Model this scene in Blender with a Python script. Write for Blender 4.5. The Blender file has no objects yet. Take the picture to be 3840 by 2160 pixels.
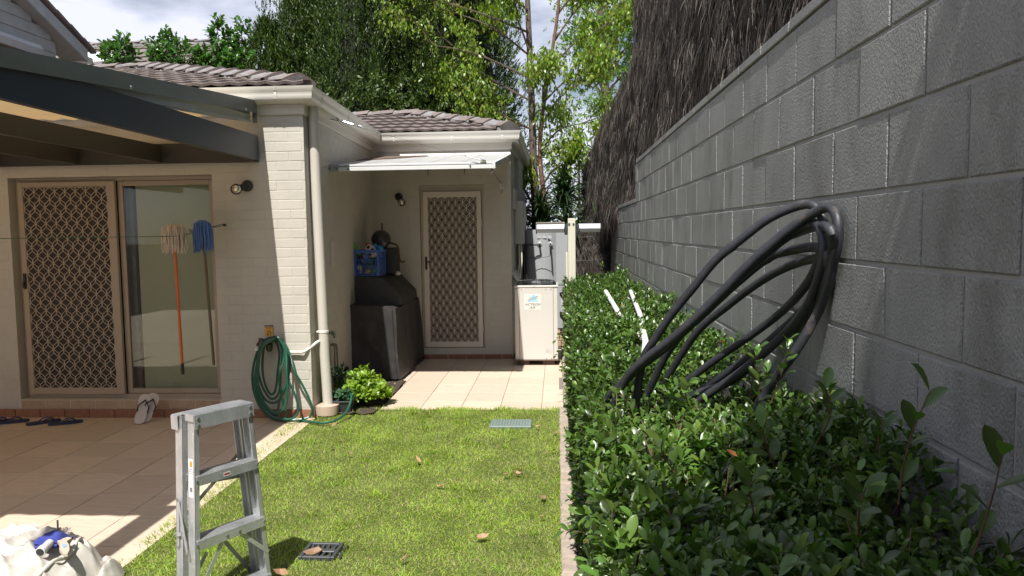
import bpy, math, random
import numpy as np
from mathutils import Vector, Matrix

random.seed(11)
RNG = np.random.default_rng(11)
SC = bpy.context.scene
COL = SC.collection
R = math.radians

# ------------------------------------------------------------------ camera
cam_d = bpy.data.cameras.new("camera")
cam_d.sensor_width = 36.0
cam_d.lens = 36.0 * 2800 / 3840
cam_d.clip_start = 0.05
cam_d.clip_end = 2000
cam = bpy.data.objects.new("camera", cam_d)
COL.objects.link(cam)
right = Vector((0.99808431, 0.06043036, -0.01326209))
up = Vector((0.00868647, 0.07536021, 0.99711854))
fwd = Vector((-0.06125567, 0.99532357, -0.07469092))
mw = Matrix.Identity(4)
for i in range(3):
    mw[i][0] = right[i]; mw[i][1] = up[i]; mw[i][2] = -fwd[i]
mw[0][3], mw[1][3], mw[2][3] = 0.0, 0.0, 1.67
cam.matrix_world = mw
SC.camera = cam

# ------------------------------------------------------------------ light
SUN_TRAVEL = Vector((0.075, 0.60, -1.0)).normalized()
to_sun = -SUN_TRAVEL
SUN_EL = math.asin(to_sun.z)
SUN_AZ = math.atan2(to_sun.x, to_sun.y)
sd = bpy.data.lights.new("sun", 'SUN')
sd.energy = 5.0
sd.angle = R(0.53)
sd.color = (1.0, 0.97, 0.92)
so = bpy.data.objects.new("sun", sd)
so.rotation_euler = to_sun.to_track_quat('Z', 'Y').to_euler()
so.location = (0, -5, 12)
COL.objects.link(so)

world = bpy.data.worlds.new("World")
SC.world = world
world.use_nodes = True
nt = world.node_tree
nt.nodes.clear()
wo = nt.nodes.new('ShaderNodeOutputWorld')
bg = nt.nodes.new('ShaderNodeBackground')
bg.inputs['Strength'].default_value = 0.052
sky = nt.nodes.new('ShaderNodeTexSky')
sky.sky_type = 'NISHITA'
sky.sun_disc = False
sky.sun_elevation = SUN_EL
sky.sun_rotation = SUN_AZ
sky.air_density = 1.0
sky.dust_density = 0.6
sky.ozone_density = 1.5
tc = nt.nodes.new('ShaderNodeTexCoord')
mp = nt.nodes.new('ShaderNodeMapping')
mp.inputs['Scale'].default_value = (1.0, 1.0, 2.6)
mp.inputs['Location'].default_value = (0.3, 0.1, 0.35)
nz = nt.nodes.new('ShaderNodeTexNoise')
nz.inputs['Scale'].default_value = 1.7
nz.inputs['Detail'].default_value = 7
nz.inputs['Roughness'].default_value = 0.55
rp = nt.nodes.new('ShaderNodeValToRGB')
rp.color_ramp.elements[0].position = 0.42
rp.color_ramp.elements[1].position = 0.54
mx = nt.nodes.new('ShaderNodeMixRGB')
mx.inputs['Color2'].default_value = (11.8, 12.2, 14.2, 1)
L = nt.links.new
L(tc.outputs['Generated'], mp.inputs['Vector'])
L(mp.outputs['Vector'], nz.inputs['Vector'])
L(nz.outputs['Fac'], rp.inputs['Fac'])
L(rp.outputs['Color'], mx.inputs['Fac'])
L(sky.outputs['Color'], mx.inputs['Color1'])
L(mx.outputs['Color'], bg.inputs['Color'])
L(bg.outputs['Background'], wo.inputs['Surface'])

SC.view_settings.view_transform = 'Standard'
SC.view_settings.look = 'None'
SC.view_settings.gamma = 1.0
SC.view_settings.exposure = 0.6
SC.view_settings.use_curve_mapping = False
SC.cycles.max_bounces = 8
SC.cycles.transparent_max_bounces = 12

# ------------------------------------------------------------------ materials
MATS = {}
def mat(name, color, rough=0.6, var=0.12, vscale=6.0, bump=0.0, bscale=80.0, metal=0.0,
        spec=0.5, island=0.0, trans=0.0, tcol=None, dirt=None, dscale=2.0, dthr=0.55, coat=0.0,
        stretch=None, bdist=0.002, objrand=0.0, hue=0.0, contrast=None):
    """procedural principled material; colour varied by noise, by island or per object"""
    if name in MATS: return MATS[name]
    m = bpy.data.materials.new(name)
    m.use_nodes = True
    t = m.node_tree; n = t.nodes; l = t.links
    b = n['Principled BSDF']
    b.inputs['Roughness'].default_value = rough
    b.inputs['Metallic'].default_value = metal
    b.inputs['Specular IOR Level'].default_value = spec
    if coat: b.inputs['Coat Weight'].default_value = coat
    geo = n.new('ShaderNodeNewGeometry')
    src = geo.outputs['Position']
    if stretch:
        mpn = n.new('ShaderNodeMapping'); mpn.inputs['Scale'].default_value = stretch
        l.new(src, mpn.inputs['Vector']); src = mpn.outputs['Vector']
    nz = n.new('ShaderNodeTexNoise'); nz.inputs['Scale'].default_value = vscale
    nz.inputs['Detail'].default_value = 6; nz.inputs['Roughness'].default_value = 0.6
    l.new(src, nz.inputs['Vector'])
    hsv = n.new('ShaderNodeHueSaturation')
    hsv.inputs['Color'].default_value = (*color, 1)
    # value = 1 + var*(noise-.5)*2 + island*(rand-.5)*2
    def math_node(op, a, bb):
        mm = n.new('ShaderNodeMath'); mm.operation = op
        for k, v in ((0, a), (1, bb)):
            if isinstance(v, (int, float)): mm.inputs[k].default_value = v
            else: l.new(v, mm.inputs[k])
        return mm.outputs[0]
    v = math_node('MULTIPLY_ADD', nz.outputs['Fac'], 4 * var)
    v.node.inputs[2].default_value = 1.0 - 2 * var
    rnd = None
    if island:
        rnd = geo.outputs['Random Per Island']
        v2 = math_node('MULTIPLY_ADD', rnd, 2 * island); v2.node.inputs[2].default_value = 1 - island
        v = math_node('MULTIPLY', v, v2)
    if objrand:
        oi = n.new('ShaderNodeObjectInfo'); rnd = oi.outputs['Random']
        v2 = math_node('MULTIPLY_ADD', rnd, 2 * objrand); v2.node.inputs[2].default_value = 1 - objrand
        v = math_node('MULTIPLY', v, v2)
    l.new(v, hsv.inputs['Value'])
    if hue and rnd is not None:
        r2 = math_node('MULTIPLY', rnd, 7.31); r2 = math_node('FRACT', r2, 0.0)
        h = math_node('MULTIPLY_ADD', r2, 2 * hue); h.node.inputs[2].default_value = 0.5 - hue
        l.new(h, hsv.inputs['Hue'])
    out = hsv.outputs['Color']
    if dirt:
        n2 = n.new('ShaderNodeTexNoise'); n2.inputs['Scale'].default_value = dscale
        n2.inputs['Detail'].default_value = 8; n2.inputs['Roughness'].default_value = 0.7
        l.new(src, n2.inputs['Vector'])
        cr = n.new('ShaderNodeValToRGB')
        cr.color_ramp.elements[0].position = dthr; cr.color_ramp.elements[1].position = min(1, dthr + 0.15)
        l.new(n2.outputs['Fac'], cr.inputs['Fac'])
        mxn = n.new('ShaderNodeMixRGB'); mxn.inputs['Color2'].default_value = (*dirt, 1)
        l.new(cr.outputs['Color'], mxn.inputs['Fac']); l.new(out, mxn.inputs['Color1'])
        out = mxn.outputs['Color']
    l.new(out, b.inputs['Base Color'])
    if bump:
        nb = n.new('ShaderNodeTexNoise'); nb.inputs['Scale'].default_value = bscale
        nb.inputs['Detail'].default_value = 4
        l.new(src, nb.inputs['Vector'])
        bp = n.new('ShaderNodeBump'); bp.inputs['Strength'].default_value = bump
        bp.inputs['Distance'].default_value = bdist
        l.new(nb.outputs['Fac'], bp.inputs['Height'])
        l.new(bp.outputs['Normal'], b.inputs['Normal'])
    if trans:
        tr = n.new('ShaderNodeBsdfTranslucent')
        if tcol: 
            hs2 = n.new('ShaderNodeMixRGB'); hs2.blend_type = 'MULTIPLY'; hs2.inputs['Fac'].default_value = 1
            hs2.inputs['Color2'].default_value = (*tcol, 1); l.new(out, hs2.inputs['Color1'])
            l.new(hs2.outputs['Color'], tr.inputs['Color'])
        else: l.new(out, tr.inputs['Color'])
        ms = n.new('ShaderNodeMixShader'); ms.inputs['Fac'].default_value = trans
        l.new(b.outputs['BSDF'], ms.inputs[1]); l.new(tr.outputs['BSDF'], ms.inputs[2])
        l.new(ms.outputs['Shader'], n['Material Output'].inputs['Surface'])
    MATS[name] = m
    return m

def glass_mat(name, tint=(0.9, 0.95, 0.9), refl=1.0):
    m = bpy.data.materials.new(name); m.use_nodes = True
    t = m.node_tree; n = t.nodes; l = t.links
    n.remove(n['Principled BSDF'])
    tr = n.new('ShaderNodeBsdfTransparent'); tr.inputs['Color'].default_value = (*tint, 1)
    gl = n.new('ShaderNodeBsdfGlossy'); gl.inputs['Roughness'].default_value = 0.01
    fr = n.new('ShaderNodeFresnel'); fr.inputs['IOR'].default_value = 1.45
    mm = n.new('ShaderNodeMath'); mm.operation = 'MULTIPLY'; mm.inputs[1].default_value = refl
    ms = n.new('ShaderNodeMixShader')
    l.new(fr.outputs[0], mm.inputs[0]); l.new(mm.outputs[0], ms.inputs['Fac'])
    l.new(tr.outputs[0], ms.inputs[1]); l.new(gl.outputs[0], ms.inputs[2])
    l.new(ms.outputs[0], n['Material Output'].inputs['Surface'])
    return m

CREAM = mat("painted_cream_brick", (0.485, 0.455, 0.395), 0.55, 0.06, 5, 0.35, 60, objrand=0.015, bdist=0.003, dirt=(0.42, 0.39, 0.33), dscale=1.6, dthr=0.62)
CREAM_F = mat("cream_paint_trim", (0.54, 0.505, 0.445), 0.4, 0.04, 4, dirt=(0.55, 0.5, 0.42), dscale=5, dthr=0.66)
CREAM_PIPE = mat("cream_pipe_paint", (0.53, 0.495, 0.43), 0.35, 0.04, 3, dirt=(0.52, 0.47, 0.38), dscale=6, dthr=0.68)
GUTTER = mat("gutter_enamel", (0.60, 0.575, 0.51), 0.28, 0.03, 3, dirt=(0.5, 0.45, 0.37), dscale=7, dthr=0.7)
REDBRICK = mat("bare_red_brick", (0.27, 0.125, 0.075), 0.8, 0.22, 30, 0.6, 120, objrand=0.12)
SILLBRICK = mat("worn_painted_sill_brick", (0.42, 0.30, 0.20), 0.65, 0.15, 20, 0.4, 90, objrand=0.06)
MORTAR = mat("brown_mortar", (0.20, 0.14, 0.10), 0.9, 0.2, 40, 0.5, 150)
TILE = mat("concrete_roof_tile", (0.150, 0.122, 0.110), 0.85, 0.2, 9, 0.7, 90, objrand=0.13, dirt=(0.12, 0.095, 0.085), dscale=7, dthr=0.6, bdist=0.006)
RIDGEM = mat("ridge_cap_tile", (0.17, 0.138, 0.124), 0.85, 0.2, 9, 0.6, 80, objrand=0.12, dirt=(0.24, 0.22, 0.21), dscale=6, dthr=0.62)
BEDDING = mat("ridge_mortar", (0.20, 0.19, 0.19), 0.9, 0.25, 14, 0.7, 60, bdist=0.01)
TRAV = mat("travertine_paver", (0.55, 0.44, 0.34), 0.6, 0.12, 7, 0.4, 130, objrand=0.07, dirt=(0.34, 0.26, 0.19), dscale=11, dthr=0.60, stretch=(1, 5, 1))
GROUT = mat("paver_grout", (0.20, 0.165, 0.14), 0.95, 0.2, 60)
BLOCK = mat("grey_painted_block", (0.27, 0.272, 0.262), 0.45, 0.14, 5.0, 1.0, 190, bdist=0.010, objrand=0.07, spec=0.6, dirt=(0.185,0.185,0.175), dscale=4.0, dthr=0.52, stretch=(1,1,.55))
BLOCKM = mat("grey_painted_joint", (0.26, 0.262, 0.255), 0.45, 0.1, 8, 0.6, 90, bdist=0.004)
STEELB = mat("dark_rafter_paint", (0.026, 0.034, 0.048), 0.45, 0.08, 3)
FLASH = mat("grey_green_flashing", (0.16, 0.175, 0.165), 0.38, 0.2, 2.2, stretch=(1, 1, 3))
ZINC = mat("zinc_white_rail", (0.52, 0.55, 0.56), 0.35, 0.1, 5, metal=0.3)
SHEETR = mat("cream_roof_sheet", (0.62, 0.54, 0.40), 0.5, 0.05, 3, trans=0.25, tcol=(1.0, 0.76, 0.48))
ALU = mat("scratched_aluminium", (0.50, 0.51, 0.52), 0.36, 0.25, 9, 0.15, 160, metal=0.6, dirt=(0.86, 0.86, 0.84), dscale=75, dthr=0.575, stretch=(1, 1, 0.6))
ALUD = mat("dull_aluminium", (0.36, 0.36, 0.35), 0.45, 0.15, 14, metal=0.7)
BLACKP = mat("black_poly_pipe", (0.026, 0.027, 0.032), 0.5, 0.35, 30, 0.25, 60, dirt=(0.12, 0.095, 0.075), dscale=9, dthr=0.60, bdist=0.003)
BLACK = mat("black_plastic", (0.022, 0.022, 0.022), 0.45, 0.2, 20)
COVER = mat("black_bbq_cover_cloth", (0.035, 0.031, 0.030), 0.55, 0.35, 7, 0.25, 500, dirt=(0.11, 0.095, 0.085), dscale=3.5, dthr=0.60)
GREENH = mat("green_garden_hose", (0.014, 0.085, 0.050), 0.35, 0.15, 20)
WHITEP = mat("white_pvc", (0.78, 0.78, 0.76), 0.35, 0.05, 10, dirt=(0.4, 0.36, 0.3), dscale=12, dthr=0.68)
ACM = mat("cream_ac_enamel", (0.58, 0.55, 0.50), 0.3, 0.03, 3, dirt=(0.6, 0.53, 0.43), dscale=3, dthr=0.68)
HWU = mat("grey_heater_enamel", (0.36, 0.37, 0.38), 0.3, 0.04, 3)
POSTM = mat("cream_steel_post", (0.60, 0.58, 0.47), 0.35, 0.04, 4)
CHROME = mat("chrome", (0.75, 0.75, 0.72), 0.12, 0.05, 10, metal=1.0)
DOORF = mat("beige_door_frame", (0.58, 0.50, 0.42), 0.38, 0.04, 4)
DOORF2 = mat("brown_beige_frame", (0.36, 0.29, 0.22), 0.4, 0.05, 4)
SCREEN = mat("insect_screen", (0.050, 0.042, 0.034), 0.8, 0.1, 4)
BLIND = mat("olive_blind", (0.43, 0.42, 0.31), 0.8, 0.05, 2.5)
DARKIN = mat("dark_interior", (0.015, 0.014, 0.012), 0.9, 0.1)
SOIL = mat("dark_soil", (0.055, 0.038, 0.026), 0.95, 0.4, 25, 0.9, 60, bdist=0.02)
EDGE = mat("worn_concrete_edging", (0.33, 0.27, 0.22), 0.85, 0.25, 14, 0.8, 110, objrand=0.08, bdist=0.004, dirt=(0.18, 0.14, 0.11), dscale=10, dthr=0.6)
BARK = mat("gum_bark", (0.12, 0.09, 0.07), 0.8, 0.35, 14, 0.8, 30, stretch=(3, 3, 0.6), bdist=0.02)
TWIG = mat("twig_bark", (0.10, 0.070, 0.046), 0.8, 0.3, 20)
REDTW = mat("reddish_stem", (0.13, 0.060, 0.035), 0.6, 0.3, 20)
HLEAF = mat("hedge_leaf", (0.066, 0.120, 0.019), 0.34, 0.3, 3, island=0.6, trans=0.22, tcol=(1.3, 1.7, 0.5), hue=0.018, spec=0.55)
HCORE = mat("hedge_inner_shade_foliage", (0.007, 0.011, 0.004), 0.9, 0.4, 30)  # cores of hedge and conifers: self-shadow is put into this near-black colour
CLEAF = mat("conifer_leaf", (0.052, 0.088, 0.013), 0.5, 0.3, 1.5, island=0.55, trans=0.2, tcol=(1.3, 1.6, 0.5), hue=0.02)
GLEAF = mat("gum_leaf_young", (0.17, 0.25, 0.025), 0.38, 0.15, 2, island=0.4, trans=0.35, tcol=(1.4, 1.6, 0.5), hue=0.03)
RLEAF = mat("bright_tree_leaf", (0.15, 0.27, 0.028), 0.45, 0.15, 2, island=0.3, trans=0.4, tcol=(1.4, 1.7, 0.5), hue=0.02)
SLEAF = mat("glossy_shrub_leaf", (0.06, 0.14, 0.026), 0.3, 0.15, 3, island=0.35, trans=0.25, tcol=(1.3, 1.6, 0.5), hue=0.02)
YLEAF = mat("lime_shrub_leaf", (0.20, 0.31, 0.03), 0.35, 0.15, 5, island=0.3, trans=0.35, tcol=(1.3, 1.5, 0.5), hue=0.015)
PLEAF = mat("pot_plant_leaf", (0.05, 0.12, 0.055), 0.45, 0.15, 5, island=0.3, trans=0.25, hue=0.01)
STRAP = mat("dark_strap_leaf", (0.028, 0.055, 0.018), 0.35, 0.2, 3, island=0.4, trans=0.15, tcol=(1.3, 1.6, 0.5), hue=0.02)
GRASS = mat("lawn_grass_blade", (0.235, 0.345, 0.030), 0.6, 0.3, 2.2, island=0.5, trans=0.3, tcol=(1.3, 1.4, 0.5), hue=0.02)
DRYG = mat("dry_grass_blade", (0.40, 0.36, 0.15), 0.6, 0.2, 4, island=0.3, trans=0.3)
THATCH = mat("lawn_thatch", (0.075, 0.095, 0.02), 0.95, 0.4, 30, 0.8, 90)
DRYLEAF = mat("dry_brown_leaf", (0.34, 0.20, 0.115), 0.6, 0.2, 30, objrand=0.3, trans=0.15)
BRUSHT = mat("weathered_brush_twig", (0.046, 0.036, 0.029), 0.85, 0.35, 2.5, island=0.8, hue=0.01)
BRUSHW = mat("sunlit_brush_tip", (0.135, 0.115, 0.10), 0.8, 0.3, 2.5, island=0.5, hue=0.01)  # grazing sun on the twig tips is put into this paler colour
BRUSHB = mat("brush_backing", (0.022, 0.016, 0.013), 0.95, 0.4, 20)
WIRE = mat("galvanised_wire", (0.07, 0.07, 0.07), 0.6, 0.1, spec=0.2)

# ------------------------------------------------------------------ mesh helpers
def wloc(o):
    v = Vector((0, 0, 0))
    while o is not None:
        v += o.location; o = o.parent
    return v

def tag(o, label=None, cat=None, group=None, kind=None):
    if label: o["label"] = label
    if cat: o["category"] = cat
    if group: o["group"] = group
    if kind: o["kind"] = kind
    return o

def thing(name, label, cat, loc, group=None):
    o = bpy.data.objects.new(name, None)
    o.empty_display_size = 0.2
    COL.objects.link(o); o.location = loc
    return tag(o, label, cat, group)

class MB:
    def __init__(s): s.v = []; s.f = []
    def add(s, vs, fs):
        k = len(s.v); s.v += [tuple(x) for x in vs]; s.f += [tuple(i + k for i in f) for f in fs]; return s
    def box(s, a, b):
        x0, y0, z0 = [min(a[i], b[i]) for i in range(3)]; x1, y1, z1 = [max(a[i], b[i]) for i in range(3)]
        return s.add([(x0,y0,z0),(x1,y0,z0),(x1,y1,z0),(x0,y1,z0),(x0,y0,z1),(x1,y0,z1),(x1,y1,z1),(x0,y1,z1)],
            [(0,3,2,1),(4,5,6,7),(0,1,5,4),(1,2,6,5),(2,3,7,6),(3,0,4,7)])
    def cbox(s, a, b, c=0.003):
        """box with chamfered edges"""
        x0, y0, z0 = [min(a[i], b[i]) for i in range(3)]; x1, y1, z1 = [max(a[i], b[i]) for i in range(3)]
        c = min(c, (x1-x0)/3, (y1-y0)/3, (z1-z0)/3)
        X=(x0,x1); Y=(y0,y1); Z=(z0,z1); V=[]; idx={}
        for i in (0,1):
            for j in (0,1):
                for k in (0,1):
                    sx=1 if i==0 else -1; sy=1 if j==0 else -1; sz=1 if k==0 else -1
                    idx[(i,j,k,'x')]=len(V); V.append((X[i],Y[j]+sy*c,Z[k]+sz*c))
                    idx[(i,j,k,'y')]=len(V); V.append((X[i]+sx*c,Y[j],Z[k]+sz*c))
                    idx[(i,j,k,'z')]=len(V); V.append((X[i]+sx*c,Y[j]+sy*c,Z[k]))
        F=[]
        q=lambda *a: F.append(tuple(idx[t] for t in a))
        for i in (0,1): q((i,0,0,'x'),(i,1,0,'x'),(i,1,1,'x'),(i,0,1,'x'))
        for j in (0,1): q((0,j,0,'y'),(1,j,0,'y'),(1,j,1,'y'),(0,j,1,'y'))
        for k in (0,1): q((0,0,k,'z'),(1,0,k,'z'),(1,1,k,'z'),(0,1,k,'z'))
        for j in (0,1):
            for k in (0,1): q((0,j,k,'y'),(1,j,k,'y'),(1,j,k,'z'),(0,j,k,'z'))
        for i in (0,1):
            for k in (0,1): q((i,0,k,'x'),(i,1,k,'x'),(i,1,k,'z'),(i,0,k,'z'))
            for j in (0,1): q((i,j,0,'x'),(i,j,1,'x'),(i,j,1,'y'),(i,j,0,'y'))
        for i in (0,1):
            for j in (0,1):
                for k in (0,1): q((i,j,k,'x'),(i,j,k,'y'),(i,j,k,'z'))
        return s.add(V,F)
    def obox(s, c, ax, ay, az, hx, hy, hz):
        """oriented box: centre, three unit axes, half sizes"""
        c = Vector(c); ax = Vector(ax)*hx; ay = Vector(ay)*hy; az = Vector(az)*hz
        vs = [c+sx*ax+sy*ay+sz*az for sz in (-1,1) for sx, sy in ((-1,-1),(1,-1),(1,1),(-1,1))]
        return s.add(vs, [(0,3,2,1),(4,5,6,7),(0,1,5,4),(1,2,6,5),(2,3,7,6),(3,0,4,7)])
    def quad(s, a, b, c, d): return s.add([a,b,c,d], [(0,1,2,3)])
    def poly(s, pts): return s.add(pts, [tuple(range(len(pts)))])
    def slab(s, pts, off):
        n = len(pts); off = Vector(off)
        vs = [Vector(p) for p in pts] + [Vector(p)+off for p in pts]
        return s.add(vs, [tuple(range(n)), tuple(range(2*n-1, n-1, -1))] + [(i,(i+1)%n,(i+1)%n+n,i+n) for i in range(n)])
    def tube(s, pts, r, seg=8, cap=True, rf=None):
        pts = [Vector(p) for p in pts]; n = len(pts); rings = []
        d0 = (pts[1]-pts[0]).normalized()
        u = d0.orthogonal().normalized()
        for i in range(n):
            d = (pts[min(i+1,n-1)]-pts[max(i-1,0)]).normalized()
            u = (u - d*u.dot(d)); u = u.normalized() if u.length > 1e-6 else d.orthogonal().normalized()
            w = d.cross(u); rr = r[i] if isinstance(r, (list, tuple)) else r
            if rf: rr *= rf(i)
            rings.append([pts[i]+(u*math.cos(2*math.pi*k/seg)+w*math.sin(2*math.pi*k/seg))*rr for k in range(seg)])
        vs = [p for rg in rings for p in rg]; fs = []
        for i in range(n-1):
            for k in range(seg):
                k2 = (k+1)%seg; fs.append((i*seg+k, i*seg+k2, (i+1)*seg+k2, (i+1)*seg+k))
        if cap: fs.append(tuple(range(seg-1,-1,-1))); fs.append(tuple((n-1)*seg+k for k in range(seg)))
        return s.add(vs, fs)
    def lathe(s, c, axis, prof, seg=16):
        """profile list of (radius, height along axis)"""
        c = Vector(c); a = Vector(axis).normalized(); u = a.orthogonal().normalized(); w = a.cross(u)
        vs = []; fs = []
        for (r, h) in prof:
            for k in range(seg):
                t = 2*math.pi*k/seg; vs.append(c+a*h+(u*math.cos(t)+w*math.sin(t))*max(r,1e-4))
        for i in range(len(prof)-1):
            for k in range(seg):
                k2=(k+1)%seg; fs.append((i*seg+k,i*seg+k2,(i+1)*seg+k2,(i+1)*seg+k))
        fs.append(tuple(range(seg-1,-1,-1))); fs.append(tuple((len(prof)-1)*seg+k for k in range(seg)))
        return s.add(vs, fs)
    def sphere(s, c, r, seg=16, sc=(1,1,1)):
        c = Vector(c); vs=[]; fs=[]; rg = seg//2
        for i in range(rg+1):
            p = math.pi*i/rg
            for k in range(seg):
                t=2*math.pi*k/seg
                vs.append(c+Vector((math.sin(p)*math.cos(t)*r*sc[0], math.sin(p)*math.sin(t)*r*sc[1], math.cos(p)*r*sc[2])))
        for i in range(rg):
            for k in range(seg):
                k2=(k+1)%seg; fs.append((i*seg+k,(i+1)*seg+k,(i+1)*seg+k2,i*seg+k2))
        return s.add(vs, fs)
    def mesh(s, name, smooth=False, recalc=True):
        me = bpy.data.meshes.new(name)
        me.from_pydata([tuple(v) for v in s.v], [], s.f)
        if recalc:
            import bmesh
            bm = bmesh.new(); bm.from_mesh(me); bmesh.ops.recalc_face_normals(bm, faces=bm.faces[:]); bm.to_mesh(me); bm.free()
        if smooth:
            me.polygons.foreach_set('use_smooth', [True]*len(me.polygons))
            try: me.set_sharp_from_angle(angle=R(40))
            except Exception: pass
        me.update()
        return me
    def build(s, name, m, parent=None, smooth=False, kind=None, label=None, cat=None, group=None, recalc=True):
        off = wloc(parent) if parent else Vector((0,0,0))
        if parent is None and cat:   # a one-mesh thing: origin at its base centre
            a = np.array([tuple(v) for v in s.v]); off = Vector(((a[:,0].min()+a[:,0].max())/2, (a[:,1].min()+a[:,1].max())/2, a[:,2].min()))
        s.v = [(v[0]-off[0], v[1]-off[1], v[2]-off[2]) for v in s.v]
        me = s.mesh(name, smooth, recalc); me.materials.append(m)
        o = bpy.data.objects.new(name, me); COL.objects.link(o)
        if parent: o.parent = parent
        elif cat: o.location = off
        return tag(o, label, cat, group, kind)

def place(name, me, parent, loc, rot=None, scale=None):
    o = bpy.data.objects.new(name, me); COL.objects.link(o)
    o.parent = parent
    o.location = Vector(loc) - (wloc(parent) if parent else Vector((0,0,0)))
    if rot is not None: o.rotation_mode = 'QUATERNION'; o.rotation_quaternion = rot
    if scale is not None: o.scale = scale
    return o

def smooth_path(pts, n=6, closed=False):
    P = [Vector(p) for p in pts]; out = []
    m = len(P)
    rng = m if closed else m-1
    for i in range(rng):
        if closed: p0,p1,p2,p3 = P[(i-1)%m],P[i],P[(i+1)%m],P[(i+2)%m]
        else: p0,p1,p2,p3 = P[max(i-1,0)],P[i],P[i+1],P[min(i+2,m-1)]
        for k in range(n):
            t=k/n
            out.append(0.5*((2*p1)+(-p0+p2)*t+(2*p0-5*p1+4*p2-p3)*t*t+(-p0+3*p1-3*p2+p3)*t**3))
    if not closed: out.append(P[-1])
    return out

def np_mesh(name, V, F, m, parent=None, kind='stuff', smooth=False):
    """V (n,3), F (k,4) or (k,3) int arrays -> object"""
    off = wloc(parent) if parent else Vector((0,0,0))
    V = V - np.array(off)
    me = bpy.data.meshes.new(name)
    nv, nf, k = len(V), len(F), F.shape[1]
    me.vertices.add(nv); me.vertices.foreach_set('co', V.astype(np.float32).ravel())
    me.loops.add(nf*k); me.loops.foreach_set('vertex_index', F.astype(np.int32).ravel())
    me.polygons.add(nf); me.polygons.foreach_set('loop_start', (np.arange(nf)*k).astype(np.int32))
    me.polygons.foreach_set('loop_total', np.full(nf, k, np.int32))
    if smooth: me.polygons.foreach_set('use_smooth', [True]*nf)
    me.update(calc_edges=True); me.validate()
    me.materials.append(m)
    o = bpy.data.objects.new(name, me); COL.objects.link(o)
    if parent: o.parent = parent
    if kind: o["kind"] = kind
    return o

# leaf templates: (verts, quads) with +y the length axis
T_LEAF = (np.array([(0,0,0),(-.17,.30,.05),(0,.30,0),(.17,.30,.05),(-.235,.72,.04),(0,.70,-.03),(.235,.72,.04),(0,1,-.10)]),
          np.array([(0,2,1,1),(0,3,2,2),(1,2,5,4),(2,3,6,5),(4,5,7,7),(5,6,7,7)]))
T_OVAL = (np.array([(0,0,0),(-.10,.16,.03),(0,.16,0),(.10,.16,.03),(-.20,.40,.055),(0,.40,-.01),(.20,.40,.055),(-.235,.66,.05),(0,.66,-.02),(.235,.66,.05),(-.15,.88,.0),(0,.88,-.06),(.15,.88,.0),(0,1,-.11)]),
          np.array([(0,2,1,1),(0,3,2,2),(1,2,5,4),(2,3,6,5),(4,5,8,7),(5,6,9,8),(7,8,11,10),(8,9,12,11),(10,11,13,13),(11,12,13,13)]))
T_KITE = (np.array([(0,0,0),(.22,.45,.06),(0,1,-.06),(-.22,.45,.06)]), np.array([(0,1,2,3)]))
T_SLIM = (np.array([(0,0,0),(.11,.4,.03),(0,1,0),(-.11,.4,.03)]), np.array([(0,1,2,3)]))
T_BLADE = (np.array([(-.5,0,0),(.5,0,0),(.38,.5,.07),(-.38,.5,.07),(.0,1,-.06),(0.02,1,-.06)]), np.array([(0,1,2,3),(3,2,5,4)]))

def norm(a): return a/np.maximum(np.linalg.norm(a, axis=1, keepdims=True), 1e-9)

def leaves(name, pos, d, nrm_, size, tpl, m, parent=None, kind='stuff', width=1.0):
    TV, TF = tpl
    d = norm(d); x = norm(np.cross(d, nrm_)); n = np.cross(x, d)
    size = np.asarray(size).reshape(-1,1,1) if np.ndim(size) else np.full((len(pos),1,1), size)
    w = np.asarray(width).reshape(-1,1) if np.ndim(width) else width
    V = (pos[:,None,:] + size*( (TV[:,0][None,:]*w)[:,:,None]*x[:,None,:] + TV[:,1][None,:,None]*d[:,None,:] + TV[:,2][None,:,None]*n[:,None,:]))
    N = len(pos); k = len(TV)
    F = (TF[None,:,:] + (np.arange(N)*k)[:,None,None]).reshape(-1,4)
    V = V.reshape(-1,3)
    # split degenerate quads (tri) is harmless: keep as quads only when 4 distinct
    tri = F[:,2]==F[:,3]
    if tri.any():
        F3 = F[tri][:,:3]; F4 = F[~tri]
        F = np.concatenate([F3, F4[:,[0,1,2]], F4[:,[0,2,3]]])
    return np_mesh(name, V, F, m, parent, kind, smooth=(tpl is T_OVAL))

def rand_unit(n):
    return norm(RNG.normal(size=(n,3)))

def shoots(n_leaf, base, d, length, lsize, spread=0.8, droop=0.0, up_bias=0.35):
    """leaves spiralling up n shoots; base (S,3), d (S,3) -> pos, dir, nrm, size"""
    S = len(base); d = norm(d)
    ref = np.where(np.abs(d[:,2:3])<0.9, np.array([[0,0,1.]]), np.array([[1.,0,0]]))
    u = norm(np.cross(d, ref)); v = np.cross(d, u)
    k = np.arange(n_leaf)
    ang = k[None,:]*2.4 + RNG.uniform(0,6.28,(S,1)) + RNG.normal(0,.25,(S,n_leaf))
    t = (k[None,:]+.5)/n_leaf
    rad = np.cos(ang)[:,:,None]*u[:,None,:] + np.sin(ang)[:,:,None]*v[:,None,:]
    sp = spread*(1.15-0.6*t)[:,:,None]
    L_ = np.asarray(length).reshape(-1,1,1) if np.ndim(length) else length
    pos = base[:,None,:] + d[:,None,:]*t[:,:,None]*L_
    dd = d[:,None,:]*(1-0.5*sp) + rad*sp + RNG.normal(0,.12,(S,n_leaf,3))
    dd[:,:,2] -= droop
    nn = d[:,None,:]*0.8 - rad*0.3 + np.array([0,0,up_bias]) + RNG.normal(0,.25,(S,n_leaf,3))
    sz = lsize*RNG.uniform(.65,1.15,(S,n_leaf))
    return pos.reshape(-1,3), dd.reshape(-1,3), nn.reshape(-1,3), sz.reshape(-1)

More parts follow.
